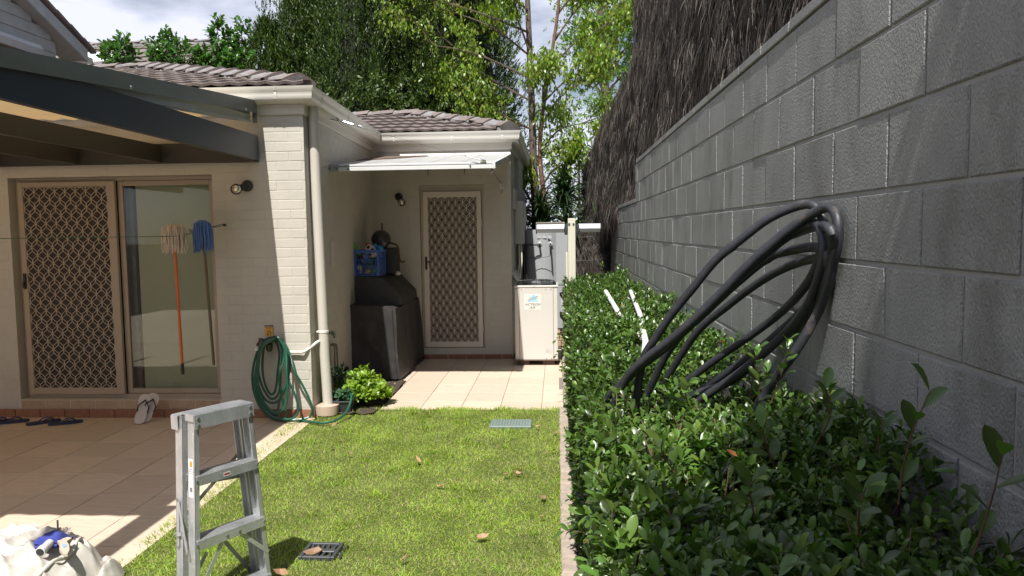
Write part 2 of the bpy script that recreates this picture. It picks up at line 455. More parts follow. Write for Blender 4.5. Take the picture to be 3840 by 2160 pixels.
_txt = {}
def text_mesh(txt, size, shear=0.0, bold=0.0):
    key = (txt, size, shear, bold)
    if key in _txt: return _txt[key]
    cu = bpy.data.curves.new('lettering', 'FONT'); cu.body = txt; cu.size = size; cu.shear = shear
    cu.align_x = 'CENTER'; cu.align_y = 'CENTER'; cu.offset = bold; cu.resolution_u = 3
    ob = bpy.data.objects.new('lettering', cu); COL.objects.link(ob)
    bpy.context.view_layer.update()
    me = bpy.data.meshes.new_from_object(ob.evaluated_get(bpy.context.evaluated_depsgraph_get()))
    bpy.data.objects.remove(ob)
    _txt[key] = me
    return me
def put_text(txt, size, loc, m, parent, rot, shear=0.0, bold=0.0, sx=1.0):
    me = text_mesh(txt, size, shear, bold).copy(); me.materials.clear(); me.materials.append(m)
    o = place('lettering', me, parent, loc, rot)
    if sx != 1.0: o.scale = (sx, 1, 1)
    return o
# ------------------------------------------------------------------ setting
def struct(name, mb, m, **k): return mb.build(name, m, None, kind='structure', **k)
GZ = -0.035
struct('ground', MB().quad((-150,-150,GZ),(150,-150,GZ),(150,150,GZ),(-150,150,GZ)), SOIL)
# lawn base, bed soil, slab under the pavers
struct('lawn', MB().slab([(-2.42,1.0,-0.03),(0.0,1.0,-0.03),(0.0,6.93,-0.03),(-2.30,6.93,-0.03)], (0,0,0.022)), THATCH)
struct('garden_bed', MB().slab([(0.085,0.3,-0.03),(0.9,0.3,-0.03),(0.9,12.8,-0.03),(0.085,12.8,-0.03)], (0,0,0.04)), SOIL)
bed2 = MB()
for i in range(12):
    for j in range(14):
        x0, y0 = -2.27+i*.055, 6.72+j*.11
        if x0 > -1.75+(j*.0): continue
        bed2.quad((x0,y0,.01+.012*math.sin(i*2.1+j)),(x0+.055,y0,.01+.012*math.sin((i+1)*2.1+j)),(x0+.055,y0+.11,.01+.012*math.sin((i+1)*2.1+j+1)),(x0,y0+.11,.01+.012*math.sin(i*2.1+j+1)))
struct('corner_garden_bed', bed2, SOIL)

_pav = {}
def paver_mesh(w, d):
    k = (round(w,3), round(d,3))
    if k not in _pav:
        me = MB().cbox((-w/2,-d/2,-.03),(w/2,d/2,0), .0018).mesh('paver'); me.materials.append(TRAV); _pav[k] = me
    return _pav[k]
def pave(parent, xs, ys, skip=lambda x,y: False):
    for i in range(len(xs)-1):
        for j in range(len(ys)-1):
            w, d = xs[i+1]-xs[i]-.0048, ys[j+1]-ys[j]-.0048
            cx, cy = (xs[i]+xs[i+1])/2, (ys[j]+ys[j+1])/2
            if skip(cx, cy) or w < .03 or d < .03: continue
            place('paver', paver_mesh(w, d), parent, (cx, cy, random.uniform(-.0012,.0012)),
                  Matrix.Rotation(random.uniform(-.002,.002),3,'X').to_quaternion())
patio = struct('patio_paving', MB().box((-9.0,-3.0,-.034),(-2.222,6.60,-.006)), GROUT)
xs = [-2.215-.394*k for k in range(8)][::-1]
ys = [2.20+.3985*k for k in range(12)]; ys[-1] = 6.60
pave(patio, xs, ys)
pave(patio, [-9.0,-7.4,-6.2,xs[0]], [-3.0,-1.2,.6,2.2,3.8,5.2,6.6])
path = struct('back_paving', MB().slab([(-1.705,6.935,-.034),(0.04,6.935,-.034),(.04,16,-.034),(-.58,16,-.034),(-.58,9.76,-.034),(-2.45,9.76,-.034),(-2.45,8.2,-.034),(-1.705,8.2,-.034)], (0,0,.028)), GROUT)
xb = [-2.49,-2.10,-1.71,-1.322,-.935,-.562,-.165,.045]
yb = [6.94,7.267,7.672,8.071,8.472,8.871,9.27,9.745]
pave(path, xb, yb, lambda x,y: x < -1.7 and y < 8.1)
pave(path, [-.575,-.165,.045], [9.75,10.15,10.55])

edge = struct('garden_edging', MB().box((.004,.8,-.034),(.082,9.0,.0)), GROUT)
eme = [MB().cbox((-.039,-l/2,-.03),(.039,l/2,.018), .006).mesh('edging_paver') for l in (.225,.19,.17)]
for e in eme: e.materials.append(EDGE)
y = 1.2
while y < 6.93:
    k = random.randrange(3); l = (.225,.19,.17)[k]
    place('edging_paver', eme[k], edge, (.044+random.uniform(-.003,.003), y+l/2, random.uniform(-.004,.004)),
          Matrix.Rotation(random.uniform(-.03,.03),3,'Z').to_quaternion())
    y += l+.006
struct('passage_kerb', MB().box((.05,6.94,-.03),(.085,10.6,.02)), EDGE)

# ------------------------------------------------------------------ brick fields
_brk = {}
def brick_mesh(w, h, m, proud=.0020):
    key = (round(w,3), round(h,3), m.name)
    if key not in _brk:
        c = .0022; X = w/2
        a=[(-X,.006,0),(X,.006,0),(X,.006,h),(-X,.006,h)]
        b=[(-X,-proud+c*.6,0),(X,-proud+c*.6,0),(X,-proud+c*.6,h),(-X,-proud+c*.6,h)]
        d=[(-X+c,-proud,c),(X-c,-proud,c),(X-c,-proud,h-c),(-X+c,-proud,h-c)]
        F=[(8,9,10,11)]
        for i in range(4):
            j=(i+1)%4; F.append((i,j,j+4,i+4)); F.append((i+4,j+4,j+8,i+8))
        me = MB().add(a+b+d, F).mesh('brick'); me.materials.append(m); _brk[key]=me
    return _brk[key]
def brick_field(parent, o, udir, u0, u1, z0, z1, m, holes=(), parts=True, ph=.086, pw=.24, startrow=0, stuff_m=None, cols_parts=None):
    """bricks on a vertical wall; o is the origin, udir the horizontal direction, outward normal = udir x up reversed"""
    ud = Vector(udir).normalized(); nn = ud.cross(Vector((0,0,1)))   # outward
    rot = Matrix((ud, -nn, (0,0,1))).transposed().to_quaternion()
    rotm = Matrix((ud, -nn, (0,0,1))).transposed()
    mb = MB(); cnt = 0; r = startrow; z = z0
    while z < z1-.02:
        h = min(ph-.007, z1-z)
        u = u0 - (pw/2 if r%2 else 0)
        while u < u1-.005:
            segs = [(max(u,u0), min(u+pw-.007, u1))]
            for (ha,hb,hz0,hz1) in holes:
                if z+h > hz0+.01 and z < hz1-.01:
                    ns=[]
                    for (a,b) in segs:
                        if b <= ha or a >= hb: ns.append((a,b)); continue
                        if a < ha-.02: ns.append((a,ha-.002))
                        if b > hb+.02: ns.append((hb+.002,b))
                    segs = ns
            for (a,b) in segs:
                if b-a < .03: continue
                c = (a+b)/2; me = brick_mesh(b-a, h, m)
                p = Vector(o)+ud*c+Vector((0,0,z))+nn*random.uniform(-.0008,.0012)
                if parts and cnt < 290 and (cols_parts is None or cols_parts(c,z)):
                    place('brick', me, parent, p, rot); cnt += 1
                else:
                    mb.add([rotm@v.co+p for v in me.vertices], [tuple(f.vertices) for f in me.polygons])
            u += pw
        z += ph; r += 1
    if mb.v: mb.build('brick_courses', m, parent, kind='stuff')

# ------------------------------------------------------------------ the house
house = thing('brick_house', 'single storey cream painted brick house with brown tiled roof, gutters and two grille doors', 'house', (-4.0, 8.0, 0))
W1, W2 = 6.61, 9.75
# front wall with opening for the sliding door x -5.03..-3.105, z .17..2.225
fw = MB()
for a,b in [((-9,W1,0),(-5.03,W1+.22,2.86)),((-3.105,W1,0),(-2.25,W1+.22,2.86)),((-5.03,W1,2.225),(-3.105,W1+.22,2.86)),((-5.03,W1,0),(-3.105,W1+.22,.165))]:
    fw.box(a,b)
front = fw.build('front_wall', CREAM, house)
DH = [(-5.03,-3.105,0.165,2.225)]
brick_field(front, (0,W1,0), (1,0,0), -3.105, -2.25, .095, 2.77, CREAM)
brick_field(front, (0,W1,0), (1,0,0), -8.9, -5.03, .095, 2.40, CREAM, parts=False)
brick_field(front, (0,W1,0), (1,0,0), -5.03, -3.105, 2.235, 2.76, CREAM, parts=False)
brick_field(front, (0,W1,0), (1,0,0), -5.03, -3.105, .080, .162, SILLBRICK, ph=.086, pw=.24)
brick_field(front, (0,W1-.012,0), (1,0,0), -8.8, -2.25, .0, .078, REDBRICK, ph=.086, pw=.24, startrow=1)
# recess side wall, slightly out of square
cA, cB = Vector((-2.25,W1,0)), Vector((-2.42,W2,0))
ud = (cB-cA).normalized(); wl = (cB-cA).length; nn = ud.cross(Vector((0,0,1)))
sw = MB().slab([cA+Vector((0,.004,0)), cB, cB-nn*.22, Vector((-2.46,W1+.03,0))], (0,0,2.86))
side = sw.build('side_wall', CREAM, house)
brick_field(side, cA, ud, 0.0, wl, .095, 2.70, CREAM, parts=True, cols_parts=lambda c,z: z>.6)
brick_field(side, cA, ud, 0.0, wl, .0, .085, REDBRICK, parts=False)
# rear wing wall facing the camera, with door opening
bw = MB()
for a,b in [((-2.44,W2,0),(-1.80,W2+.22,2.86)),((-.955,W2,0),(-.60,W2+.22,2.86)),((-1.80,W2,2.295),(-.955,W2+.22,2.86)),((-1.80,W2,0),(-.955,W2+.22,.15))]:
    bw.box(a,b)
back = bw.build('rear_wing_wall', CREAM, house)
brick_field(back, (0,W2,0), (1,0,0), -2.42, -.60, .095, 2.66, CREAM, holes=[(-1.80,-.955,.095,2.295)])
brick_field(back, (0,W2,0), (1,0,0), -1.79, -.955, .062, .152, CREAM, pw=.11, ph=.10)
brick_field(back, (0,W2-.008,0), (1,0,0), -2.42, -.60, .0, .062, REDBRICK)
# outer side wall of the rear wing (+x face)
ow = MB().box((-.82,W2+.005,0),(-.602,14.3,2.86)).build('passage_wall', CREAM, house)
brick_field(ow, (-.602,W2,0), (0,1,0), 0.02, 4.4, .01, 2.70, CREAM, parts=False)
MB().box((-9,11.9,0),(-2.4,12.1,2.86)).build('hidden_rear_wall', CREAM, house)

def extrude_path(path, sect, closed_sect=True):
    """path: list of (x,y); sect: list of (outward, z); outward = right-hand side of travel"""
    n = len(path); P = [Vector((p[0],p[1],0)) for p in path]; mbv=[]; F=[]
    for i in range(n):
        if i==0: d0=d1=(P[1]-P[0]).normalized()
        elif i==n-1: d0=d1=(P[-1]-P[-2]).normalized()
        else: d0=(P[i]-P[i-1]).normalized(); d1=(P[i+1]-P[i]).normalized()
        r0=Vector((d0.y,-d0.x,0)); r1=Vector((d1.y,-d1.x,0)); m_=(r0+r1).normalized(); k=1/max(m_.dot(r0),.3)
        for (o,z) in sect: mbv.append(P[i]+m_*o*k+Vector((0,0,z)))
    s=len(sect)
    for i in range(n-1):
        for j in range(s if closed_sect else s-1):
            j2=(j+1)%s; F.append((i*s+j,i*s+j2,(i+1)*s+j2,(i+1)*s+j))
    if closed_sect: F.append(tuple(range(s))); F.append(tuple((n-1)*s+j for j in range(s)))
    return MB().add(mbv,F)
eave = [(-9,6.57),(-2.225,6.57),(-2.375,9.71),(-.575,9.71),(-.575,14.2)]
# fascia, frieze and gutter follow the eaves
extrude_path(eave, [(-.03,2.80),(.0,2.80),(.0,2.93),(-.03,2.93)]).build('fascia', CREAM_F, house)
eave2 = [(-9,6.60),(-2.245,6.60),(-2.41,9.742),(-.598,9.742),(-.598,14.2)]
extrude_path(eave2, [(-.02,2.735),(.014,2.735),(.018,2.75),(.018,2.81),(-.02,2.81)]).build('frieze_board', CREAM_F, house)
gs = [(.0,2.825),(.045,2.822),(.075,2.832),(.098,2.855),(.104,2.885),(.104,2.915),(.112,2.925),(.118,2.945),(.122,2.960),(.110,2.962),(.104,2.945),(.096,2.93),(.094,2.89),(.080,2.85),(.04,2.832),(.006,2.835),(.006,2.93),(.0,2.93)]
gut = extrude_path(eave, gs).build('gutter', GUTTER, house, smooth=True)
# gutter joint straps
def gstrap(p, d):
    sec = [(o*1.0+.004, z) for (o,z) in gs[:9]]
    p=Vector((*p,0)); d=Vector((*d,0)); r=Vector((d.y,-d.x,0))
    mb=MB(); a=[p+r*o+Vector((0,0,z)) for (o,z) in sec]; b=[q+d*.022 for q in a]
    mb.add(a+b,[(i,i+1,i+10,i+9) for i in range(8)]); mb.build('gutter_strap', GUTTER, gut)
for p,d in [((-3.05,6.57),(1,0)),((-2.45,6.57),(1,0)),((-2.2355,6.80),(-.0477,.9989)),((-2.287,7.85),(-.0477,.9989)),((-2.361,9.40),(-.0477,.9989)),((-2.10,9.71),(1,0)),((-1.35,9.71),(1,0)),((-.70,9.71),(1,0))]:
    gstrap(p,d)

# door recess reveals and sill of the rear door
def grille(name, parent, x0, x1, z0, z1, y, m, pitch=.098, row=.0735, w=.0055, bw=.0085):
    """expanded diamond grille: staggered rows of diamonds joined by short vertical bars"""
    mb = MB()
    def strip(xa,za,xb,zb,w_):
        ca=(max(x0,min(x1,xa)),max(z0,min(z1,za))); cb=(max(x0,min(x1,xb)),max(z0,min(z1,zb)))
        if abs(ca[0]-xa)+abs(ca[1]-za)+abs(cb[0]-xb)+abs(cb[1]-zb) > .045: return
        xa,za=ca; xb,zb=cb
        if abs(xa-xb)+abs(za-zb) < .008: return
        d = Vector((xb-xa,0,zb-za)).normalized(); n_=Vector((-d.z,0,d.x))*w_/2
        a_=Vector((xa,y,za)); b_=Vector((xb,y,zb))
        q=[a_+n_,a_-n_,b_-n_,b_+n_]; q2=[v+Vector((0,.005,0)) for v in q]
        mb.add(q+q2,[(0,1,2,3),(0,4,5,1),(1,5,6,2),(2,6,7,3),(3,7,4,0)])
    nc = int(round((x1-x0)/pitch)); p=(x1-x0)/nc; nr_=int((z1-z0)/row)+2; hw=p/2-.003; hh=.040
    for r in range(nr_):
        z=z0+r*row; sh_=(.5 if r%2 else 0)
        for k in range(-1,nc+2):
            x=x0+(k+sh_)*p
            for sx in (-1,1):
                strip(x,z+hh,x+sx*hw,z,w); strip(x+sx*hw,z,x,z-hh,w)
            strip(x+p/2,z-(row-hh),x+p/2,z+(row-hh),bw)
    return mb.build(name, m, parent, recalc=False)

def frame4(name, parent, x0,x1,z0,z1,y0,y1,wl_,wr,wt,wb,m,c=.003):
    mb=MB(); mb.cbox((x0,y0,z0),(x0+wl_,y1,z1),c).cbox((x1-wr,y0,z0),(x1,y1,z1),c)
    mb.cbox((x0+wl_+.0005,y0+.001,z1-wt),(x1-wr-.0005,y1,z1),c).cbox((x0+wl_+.0005,y0+.001,z0),(x1-wr-.0005,y1,z0+wb),c)
    return mb.build(name, m, parent)
# sliding door unit
sl = MB().box((-5.028,6.705,.166),(-3.107,6.80,.20)).box((-5.028,6.705,2.19),(-3.107,6.80,2.223)).box((-5.028,6.705,.20),(-4.99,6.80,2.19)).box((-3.145,6.705,.20),(-3.107,6.80,2.19)).build('sliding_door', DOORF2, house)
frame4('screen_frame', sl, -4.985,-4.055,.203,2.187, 6.665,6.70, .05,.075,.045,.058, DOORF2)
grille('door_grille', sl, -4.93,-4.135,.262,2.138, 6.672, mat("beige_grille_1",(0.42,0.35,0.27),.4,.05), )
MB().box((-4.935,6.69,.26),(-4.13,6.694,2.14)).build('insect_screen', SCREEN, sl)
frame4('glass_frame', sl, -4.055,-3.15,.203,2.187, 6.715,6.75, .05,.035,.045,.045, DOORF2)
MB().box((-4.003,6.728,.25),(-3.186,6.734,2.14)).build('glass_pane', glass_mat("window_glass",(.93,.95,.9),1.35), sl)
MB().box((-3.93,6.80,.17),(-3.10,6.81,2.2)).build('blind', BLIND, sl)
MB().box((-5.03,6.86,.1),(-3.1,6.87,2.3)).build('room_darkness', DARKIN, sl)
MB().box((-3.978,6.77,.2),(-3.945,6.80,2.17)).build('jamb_post', BLACK, sl)
h=MB().cbox((-4.972,6.650,1.20),(-4.945,6.666,1.345),.004).cbox((-4.966,6.63,1.215),(-4.95,6.652,1.27),.004).build('handle', BLACK, sl)

# rear security door
sd_ = MB().box((-1.798,W2+.07,.152),(-1.765,W2+.16,2.293)).box((-.99,W2+.07,.152),(-.957,W2+.16,2.293)).box((-1.765,W2+.07,2.215),(-.99,W2+.16,2.293)).build('security_door', DOORF, house)
frame4('door_frame', sd_, -1.762,-.993,.158,2.21, W2+.015,W2+.05, .063,.055,.07,.07, mat("beige_door_leaf",(0.66,0.58,0.50),.35,.03))
grille('door_grille', sd_, -1.698,-1.049,.228,2.138, W2+.022, mat("pale_grille",(0.70,0.62,0.54),.35,.03))
MB().box((-1.70,W2+.042,.226),(-1.047,W2+.046,2.141)).build('insect_screen', mat("brown_screen",(0.13,0.10,0.075),.8,.1), sd_)
MB().box((-1.79,W2+.12,.152),(-.96,W2+.13,2.29)).build('timber_door', mat("brown_timber_door",(0.10,0.065,0.045),.6,.1), sd_)
MB().cbox((-1.742,W2-.001,1.19),(-1.716,W2+.016,1.36),.004).cbox((-1.735,W2-.035,1.285),(-1.722,W2,1.30),.003).cbox((-1.735,W2-.04,1.283),(-1.655,W2-.028,1.302),.004).build('handle', BLACK, sd_)
for zz in (.35,1.75):
    MB().cbox((-.992,W2+.005,zz),(-.98,W2+.02,zz+.1),.003).build('hinge', DOORF, sd_)

# downpipe against the corner, clamp, base collar
dp = MB().tube([(-2.205,6.76,2.84),(-2.198,6.755,2.2),(-2.165,6.745,.55),(-2.145,6.74,.06)], .046, 20).build('downpipe', CREAM_PIPE, house, smooth=True)
MB().lathe((-2.155,6.735,.005),(0,0,1),[(.105,0),(.112,.07),(.112,.088),(.05,.092)],20).build('pipe_collar', mat("pinkish_collar",(0.52,0.39,0.30),.5,.05), dp, smooth=True)
MB().lathe((-2.170,6.747,.765),(0,0,1),[(.049,0),(.051,.002),(.051,.02),(.049,.022)],18).box((-2.235,6.735,.768),(-2.215,6.755,.782)).build('clamp', mat("white_strap",(.75,.73,.68),.4), dp)
MB().tube(smooth_path([(-2.46,6.575,.612),(-2.36,6.575,.610),(-2.305,6.575,.614),(-2.255,6.62,.645),(-2.215,6.68,.683),(-2.20,6.71,.69)],5), .0135, 10).build('conduit', mat("white_conduit",(.74,.71,.63),.35), dp, smooth=True)
MB().cbox((-2.2955,7.40,1.335),(-2.272,7.50,1.60),.004).build('wall_box', CREAM_F, house)

# meter box, pipes and window trim along the passage wall
MB().cbox((-.60,10.45,1.50),(-.47,11.35,2.10),.006).build('meter_box', CREAM_F, house)
MB().cbox((-.60,10.15,1.98),(-.565,10.75,2.26),.006).build('switch_cover', CREAM_F, house)
MB().cbox((-.60,10.75,2.10),(-.54,11.6,2.72),.006).build('wall_panel', mat("grey_green_board",(.36,.36,.31),.5), house)
MB().slab([(-.60,9.85,1.10),(-.52,9.85,1.0),(-.52,10.7,1.02),(-.60,10.7,1.12)],(0,0,.03)).build('window_sill', CREAM_F, house)
for dx in (0,.03):
    MB().tube(smooth_path([(-.54+dx,10.5,1.5),(-.53+dx,10.45,1.25),(-.56+dx,10.4,1.0),(-.54+dx,10.3,.6)],4),.010,8).build('conduit', POSTM, house, smooth=True)

# ------------------------------------------------------------------ roofs
def tile_me():
    cols=9; w=.33; Ln=.40; V=[]; F=[]
    for j,(yy,zz) in enumerate([(0,.046),(.012,.050),(Ln,.010)]):
        for i in range(cols):
            u=i/(cols-1); prof=.006*math.cos(2*math.pi*u*2)
            V.append((-w/2+w*u, yy, zz+prof))
    for i in range(cols):
        u=i/(cols-1); V.append((-w/2+w*u, .004, .020+.008*math.cos(4*math.pi*u)))
    for j in range(2):
        for i in range(cols-1): F.append((j*cols+i,j*cols+i+1,(j+1)*cols+i+1,(j+1)*cols+i))
    for i in range(cols-1): F.append((3*cols+i,3*cols+i+1,i+1,i))
    me=MB().add(V,F).mesh('roof_tile',recalc=False); me.materials.append(TILE); return me
TME = tile_me()
def tiles(parent, o, a, s, ulo, uhi, rows, clip, parts=True, limit=290):
    """o: eave origin, a: along eave, s: up the slope"""
    a=Vector(a).normalized(); s=Vector(s).normalized(); n=a.cross(s).normalized()
    rotm=Matrix((a,s,n)).transposed(); q=rotm.to_quaternion(); mb=MB(); c=0
    for r in range(rows):
        k=0
        u=ulo+(.165 if r%2 else 0)
        while u<uhi:
            p=Vector(o)+a*u+s*(r*.315)
            if clip(p+s*.1):
                if parts and c<limit:
                    jr = Matrix.Rotation(random.uniform(-.006,.006),3,'X')@Matrix.Rotation(random.uniform(-.008,.008),3,'Z')
                    place('roof_tile', TME, parent, p+n*random.uniform(0,.004), (rotm@jr).to_quaternion()); c+=1
                else: mb.add([rotm@v.co+p for v in TME.vertices],[tuple(f.vertices) for f in TME.polygons])
            u+=.33
    if mb.v: mb.build('roof_tile_courses', TILE, parent, kind='stuff', recalc=False)
def cap_me():
    V=[];F=[];seg=8
    for j,(yy,rr,dz) in enumerate([(0,.122,.016),(.42,.108,0)]):
        for i in range(seg+1):
            q_=1-2*i/seg; V.append((q_*rr*1.35,yy,(rr*.62)*(1-abs(q_)**1.35)+dz-.03))
    for i in range(seg): F.append((i,i+1,seg+2+i,seg+1+i))
    for i in range(seg+1):
        q_=1-2*i/seg; V.append((q_*.112*1.35,0,(.112*.62)*(1-abs(q_)**1.35)-.052))
    for i in range(seg): F.append((2*(seg+1)+i,2*(seg+1)+i+1,i+1,i))
    me=MB().add(V,F).mesh('ridge_tile',recalc=False); me.materials.append(RIDGEM); return me
CME = cap_me()
def caps(parent, a, b, first=0.0):
    a=Vector(a); b=Vector(b); d=(b-a); Ln=d.length; d.normalize()
    x=d.cross(Vector((0,0,1))).normalized(); n=x.cross(d)
    rotm=Matrix((x,d,n)).transposed(); k=first
    while k<Ln-.1:
        jr=Matrix.Rotation(random.uniform(-.02,.02)-.03,3,'X')@Matrix.Rotation(random.uniform(-.03,.03),3,'Z')
        place('ridge_tile', CME, parent, a+d*k+n*.045, (rotm@jr).to_quaternion()); k+=.375
    # lumpy mortar bedding under the caps
    mb=MB(); m=int(Ln/.06)
    V=[];F=[]
    for i in range(m+1):
        p=a+d*(Ln*i/m)
        for (o,h) in ((-.165,-.055),(-.13,.035),(0,.09),(.13,.035),(.165,-.055)):
            V.append(p+x*(o+random.uniform(-.016,.016))+n*(h+random.uniform(-.012,.008)))
    for i in range(m):
        for j in range(4): F.append((i*5+j,i*5+j+1,(i+1)*5+j+1,(i+1)*5+j))
    F.append((0,1,2,3,4)); mb.add(V,F).build('ridge_bedding', BEDDING, parent)
E1=(-2.16,6.49,2.965)
rb = MB()
rb.slab([(-9,6.49,2.93),(-2.16,6.49,2.93),(-5.42,9.8,3.85),(-9,9.8,3.85)],(0,0,.02))
rb.slab([(-2.16,6.49,2.93),(-2.36,13.0,2.93),(-5.42,9.8,3.85)],(0,0,.02))
rb.slab([(-9,9.8,3.85),(-5.42,9.8,3.85),(-2.36,13.0,2.93),(-9,13.0,2.93)],(0,0,.02))
roof = rb.build('roof', TILE, house)
sl1 = Vector((0,3.31,.92)).normalized()
hipx = lambda p: p.x < -2.16-(p.y-6.49)*.985-.10
tiles(roof, (0,6.47,2.955), (1,0,0), sl1, -7.3, -2.0, 11, lambda p: hipx(p) and p.x>-8.9)
tiles(roof, (-2.15,0,2.955), (-.0307,.9995,0), Vector((-3.26,0,.92)), 6.6, 12.6, 10, lambda p: (p.x > -2.16-(p.y-6.49)*.985+.1) and p.y<12.4+ (p.x+2.3), parts=False)
caps(roof, (-2.27,6.60,2.995), (-5.42,9.8,3.90))
caps(roof, (-5.40,9.8,3.885), (-8.9,9.8,3.865))
rb2 = MB()
E2=(-.50,9.62,2.93); AP2=(-2.115,11.3,3.40)
rb2.slab([(-2.36,9.62,2.93),E2,AP2,(-3.9,11.3,3.40)],(0,0,.02))
rb2.slab([E2,(-.50,14.3,2.93),(-2.115,12.6,3.40),AP2],(0,0,.02))
rb2.slab([(-.50,14.3,2.93),(-3.9,14.3,2.93),(-3.9,12.6,3.40),(-2.115,12.6,3.40)],(0,0,.02))
rb2.slab([AP2,(-2.115,12.6,3.40),(-3.9,12.6,3.40),(-3.9,11.3,3.40)],(0,0,.02))
roof2 = rb2.build('rear_wing_roof', TILE, house)
sl2 = Vector((0,1.68,.47)).normalized()
tiles(roof2, (0,9.60,2.955), (1,0,0), sl2, -3.9, -.45, 6, lambda p: p.x < -.50-(p.y-9.62)*.96-.08 and p.x > -2.45-(p.y-9.62)*1.0)
tiles(roof2, (-.49,0,2.955), (0,1,0), Vector((-1.615,0,.47)), 9.7, 14.2, 5, lambda p: p.x > -.50-(p.y-9.62)*.96+.1 and p.x>-2.2, parts=False)
caps(roof2, (-.60,9.72,2.995), (-2.115,11.3,3.44))
caps(roof2, (-2.06,11.3,3.435), (-3.9,11.3,3.42))

# neighbour roof behind
nh = thing('neighbour_house', 'neighbouring house whose large brown tiled roof with skylight rises behind the shrubs', 'house', (-8,15,0))
MB().box((-14,12.6,0),(-6.9,17.5,4.0)).build('wall', CREAM, nh)
ns = Vector((0,2.6,1.42)).normalized()
nr = MB().slab([(-14,12.3,4.0),(-6.5,12.3,4.0),(-6.5,15.05,5.5),(-14,15.05,5.5)],(0,0,.03)).slab([(-14,15.05,5.5),(-6.5,15.05,5.5),(-6.5,17.8,4.0),(-14,17.8,4.0)],(0,0,.03)).build('roof', TILE, nh)
tiles(nr, (0,12.3,4.04), (1,0,0), Vector((0,2.75,1.5)), -11.2, -6.4, 10, lambda p: True)
caps(nr, (-6.5,15.05,5.56), (-12,15.05,5.56))
MB().obox((-8.78,14.1,5.07),(1,0,0),Vector((0,2.75,1.5)).normalized(),Vector((0,-1.5,2.75)).normalized(),.40,.32,.06).build('skylight', WHITEP, nh)

# ------------------------------------------------------------------ two storey gable at left
gh = thing('two_storey_house', 'weatherboard gable end of a taller house with awning cassette, upper left corner', 'house', (-9,9,0))
gx=-7.5
MB().slab([(gx,2.0,0),(gx,11.0,0),(gx,11.0,4.55),(gx,6.5,6.45),(gx,2.0,4.55)],(-.25,0,0)).build('wall', mat("grey_gable_wall",(.30,.31,.31),.6), gh)
k=0; z=4.1
while z<5.9:
    yr = 11.0 if z<4.5 else 11.0-(z-4.55)/.42
    o=MB().slab([(gx+.001,6.0,z),(gx+.022,6.0,z),(gx+.006,6.0,z+.165),(gx+.001,6.0,z+.165)],(0,max(yr-6.0,.3),0)).build('weatherboard', mat("grey_weatherboard",(.34,.35,.35),.55), gh); z+=.165
MB().slab([(gx-.2,11.45,4.44),(gx+.17,11.45,4.44),(gx+.17,5.9,6.77),(gx-.2,5.9,6.77)],(0,.02,.06)).build('soffit', mat("soffit_grey",(.30,.30,.28),.6), gh)
MB().slab([(gx+.165,11.50,4.42),(gx+.165,5.9,6.775),(gx+.165,5.9,6.95),(gx+.165,11.50,4.60)],(.03,0,0)).build('bargeboard', mat("grey_barge",(.38,.40,.41),.5), gh)
vt = MB().slab([(gx-3,11.62,4.60),(gx+.22,11.62,4.60),(gx+.22,5.9,7.0),(gx-3,5.9,7.0)],(0,0,.03)).build('roof', TILE, gh)
vme = MB().cbox((-.06,-.17,0),(.04,.17,.05),.006).mesh('verge_tile'); vme.materials.append(TILE)
ang = math.atan2(2.40,5.72)
for k in range(17):
    t=k*.325; place('verge_tile', vme, vt, (gx+.20, 11.50-t*math.cos(ang), 4.64+t*math.sin(ang)), Matrix.Rotation(-ang-.05,3,'X').to_quaternion())
MB().cbox((gx-.3,11.5,4.38),(gx+.19,11.64,4.50),.01).build('gutter', GUTTER, gh)
ax = thing('awning_cassette', 'long grey awning cassette fixed under the weatherboard gable', 'awning cassette', (gx+.2,9.5,4.2))
MB().slab([(gx+.022,10.42,4.26),(gx+.022,10.42,4.41),(gx+.20,10.42,4.40),(gx+.235,10.42,4.34),(gx+.20,10.42,4.25)],(0,-3.2,0)).build('housing', mat("cassette_grey",(.40,.42,.44),.4), ax)
MB().box((gx+.03,7.4,4.225),(gx+.19,10.3,4.25)).build('fabric_roll', mat("brown_canvas",(.12,.08,.06),.8), ax)
# ------------------------------------------------------------------ pergola over the patio
pg = thing('pergola', 'dark steel rafter pergola with cream sheet roof over the tiled patio', 'pergola', (-4.5,4.5,2.3))
PX = [-2.647,-3.535,-4.31,-5.08,-5.85]
for i,x in enumerate(PX):
    tz=2.555 if i==0 else 2.485
    MB().slab([(x-.05,6.56,2.335),(x-.05,6.56,tz),(x-.05,2.0,tz-.02),(x-.05,2.0,2.345)],(.05,0,0)).build('rafter', STEELB if i==0 else mat("dark_rafter_brown",(.045,.043,.042),.5), pg)
MB().box((-9,6.562,2.325),(-2.665,6.604,2.50)).build('wall_plate', mat('dark_plate',(.03,.03,.03),.5), pg)
# sloping sheet roof: high at the house (z 2.75) low at the front (z 2.55)
zr = lambda y: 2.575 + (y-3.0)*(.045)
sh = MB(); n=60; V=[];F=[]
for i in range(n+1):
    x = -2.642 - i*(5.6/n); o=.012*(1 if (i//1)%2 else -1)
    V += [(x,2.69,zr(2.69)-.0+o),(x,6.55,zr(6.55)-.0+o)]
for i in range(n): F.append((2*i,2*i+2,2*i+3,2*i+1))
sh.add(V,F).build('roof_sheet', SHEETR, pg, recalc=False)
bx=-2.636
MB().slab([(bx,6.52,2.745),(bx,6.52,2.855),(bx,2.9,2.532),(bx,2.9,2.437)],(.006,0,0)).slab([(bx-.06,6.52,2.836),(bx-.0005,6.52,2.846),(bx-.0005,2.9,2.523),(bx-.06,2.9,2.513)],(0,0,.004)).build('side_flashing', FLASH, pg)
MB().box((-2.64,2.0,2.40),(-2.545,2.9,2.50)).build('shadow_block', STEELB, pg)  # unseen block added to widen the rafter's shadow on the patio
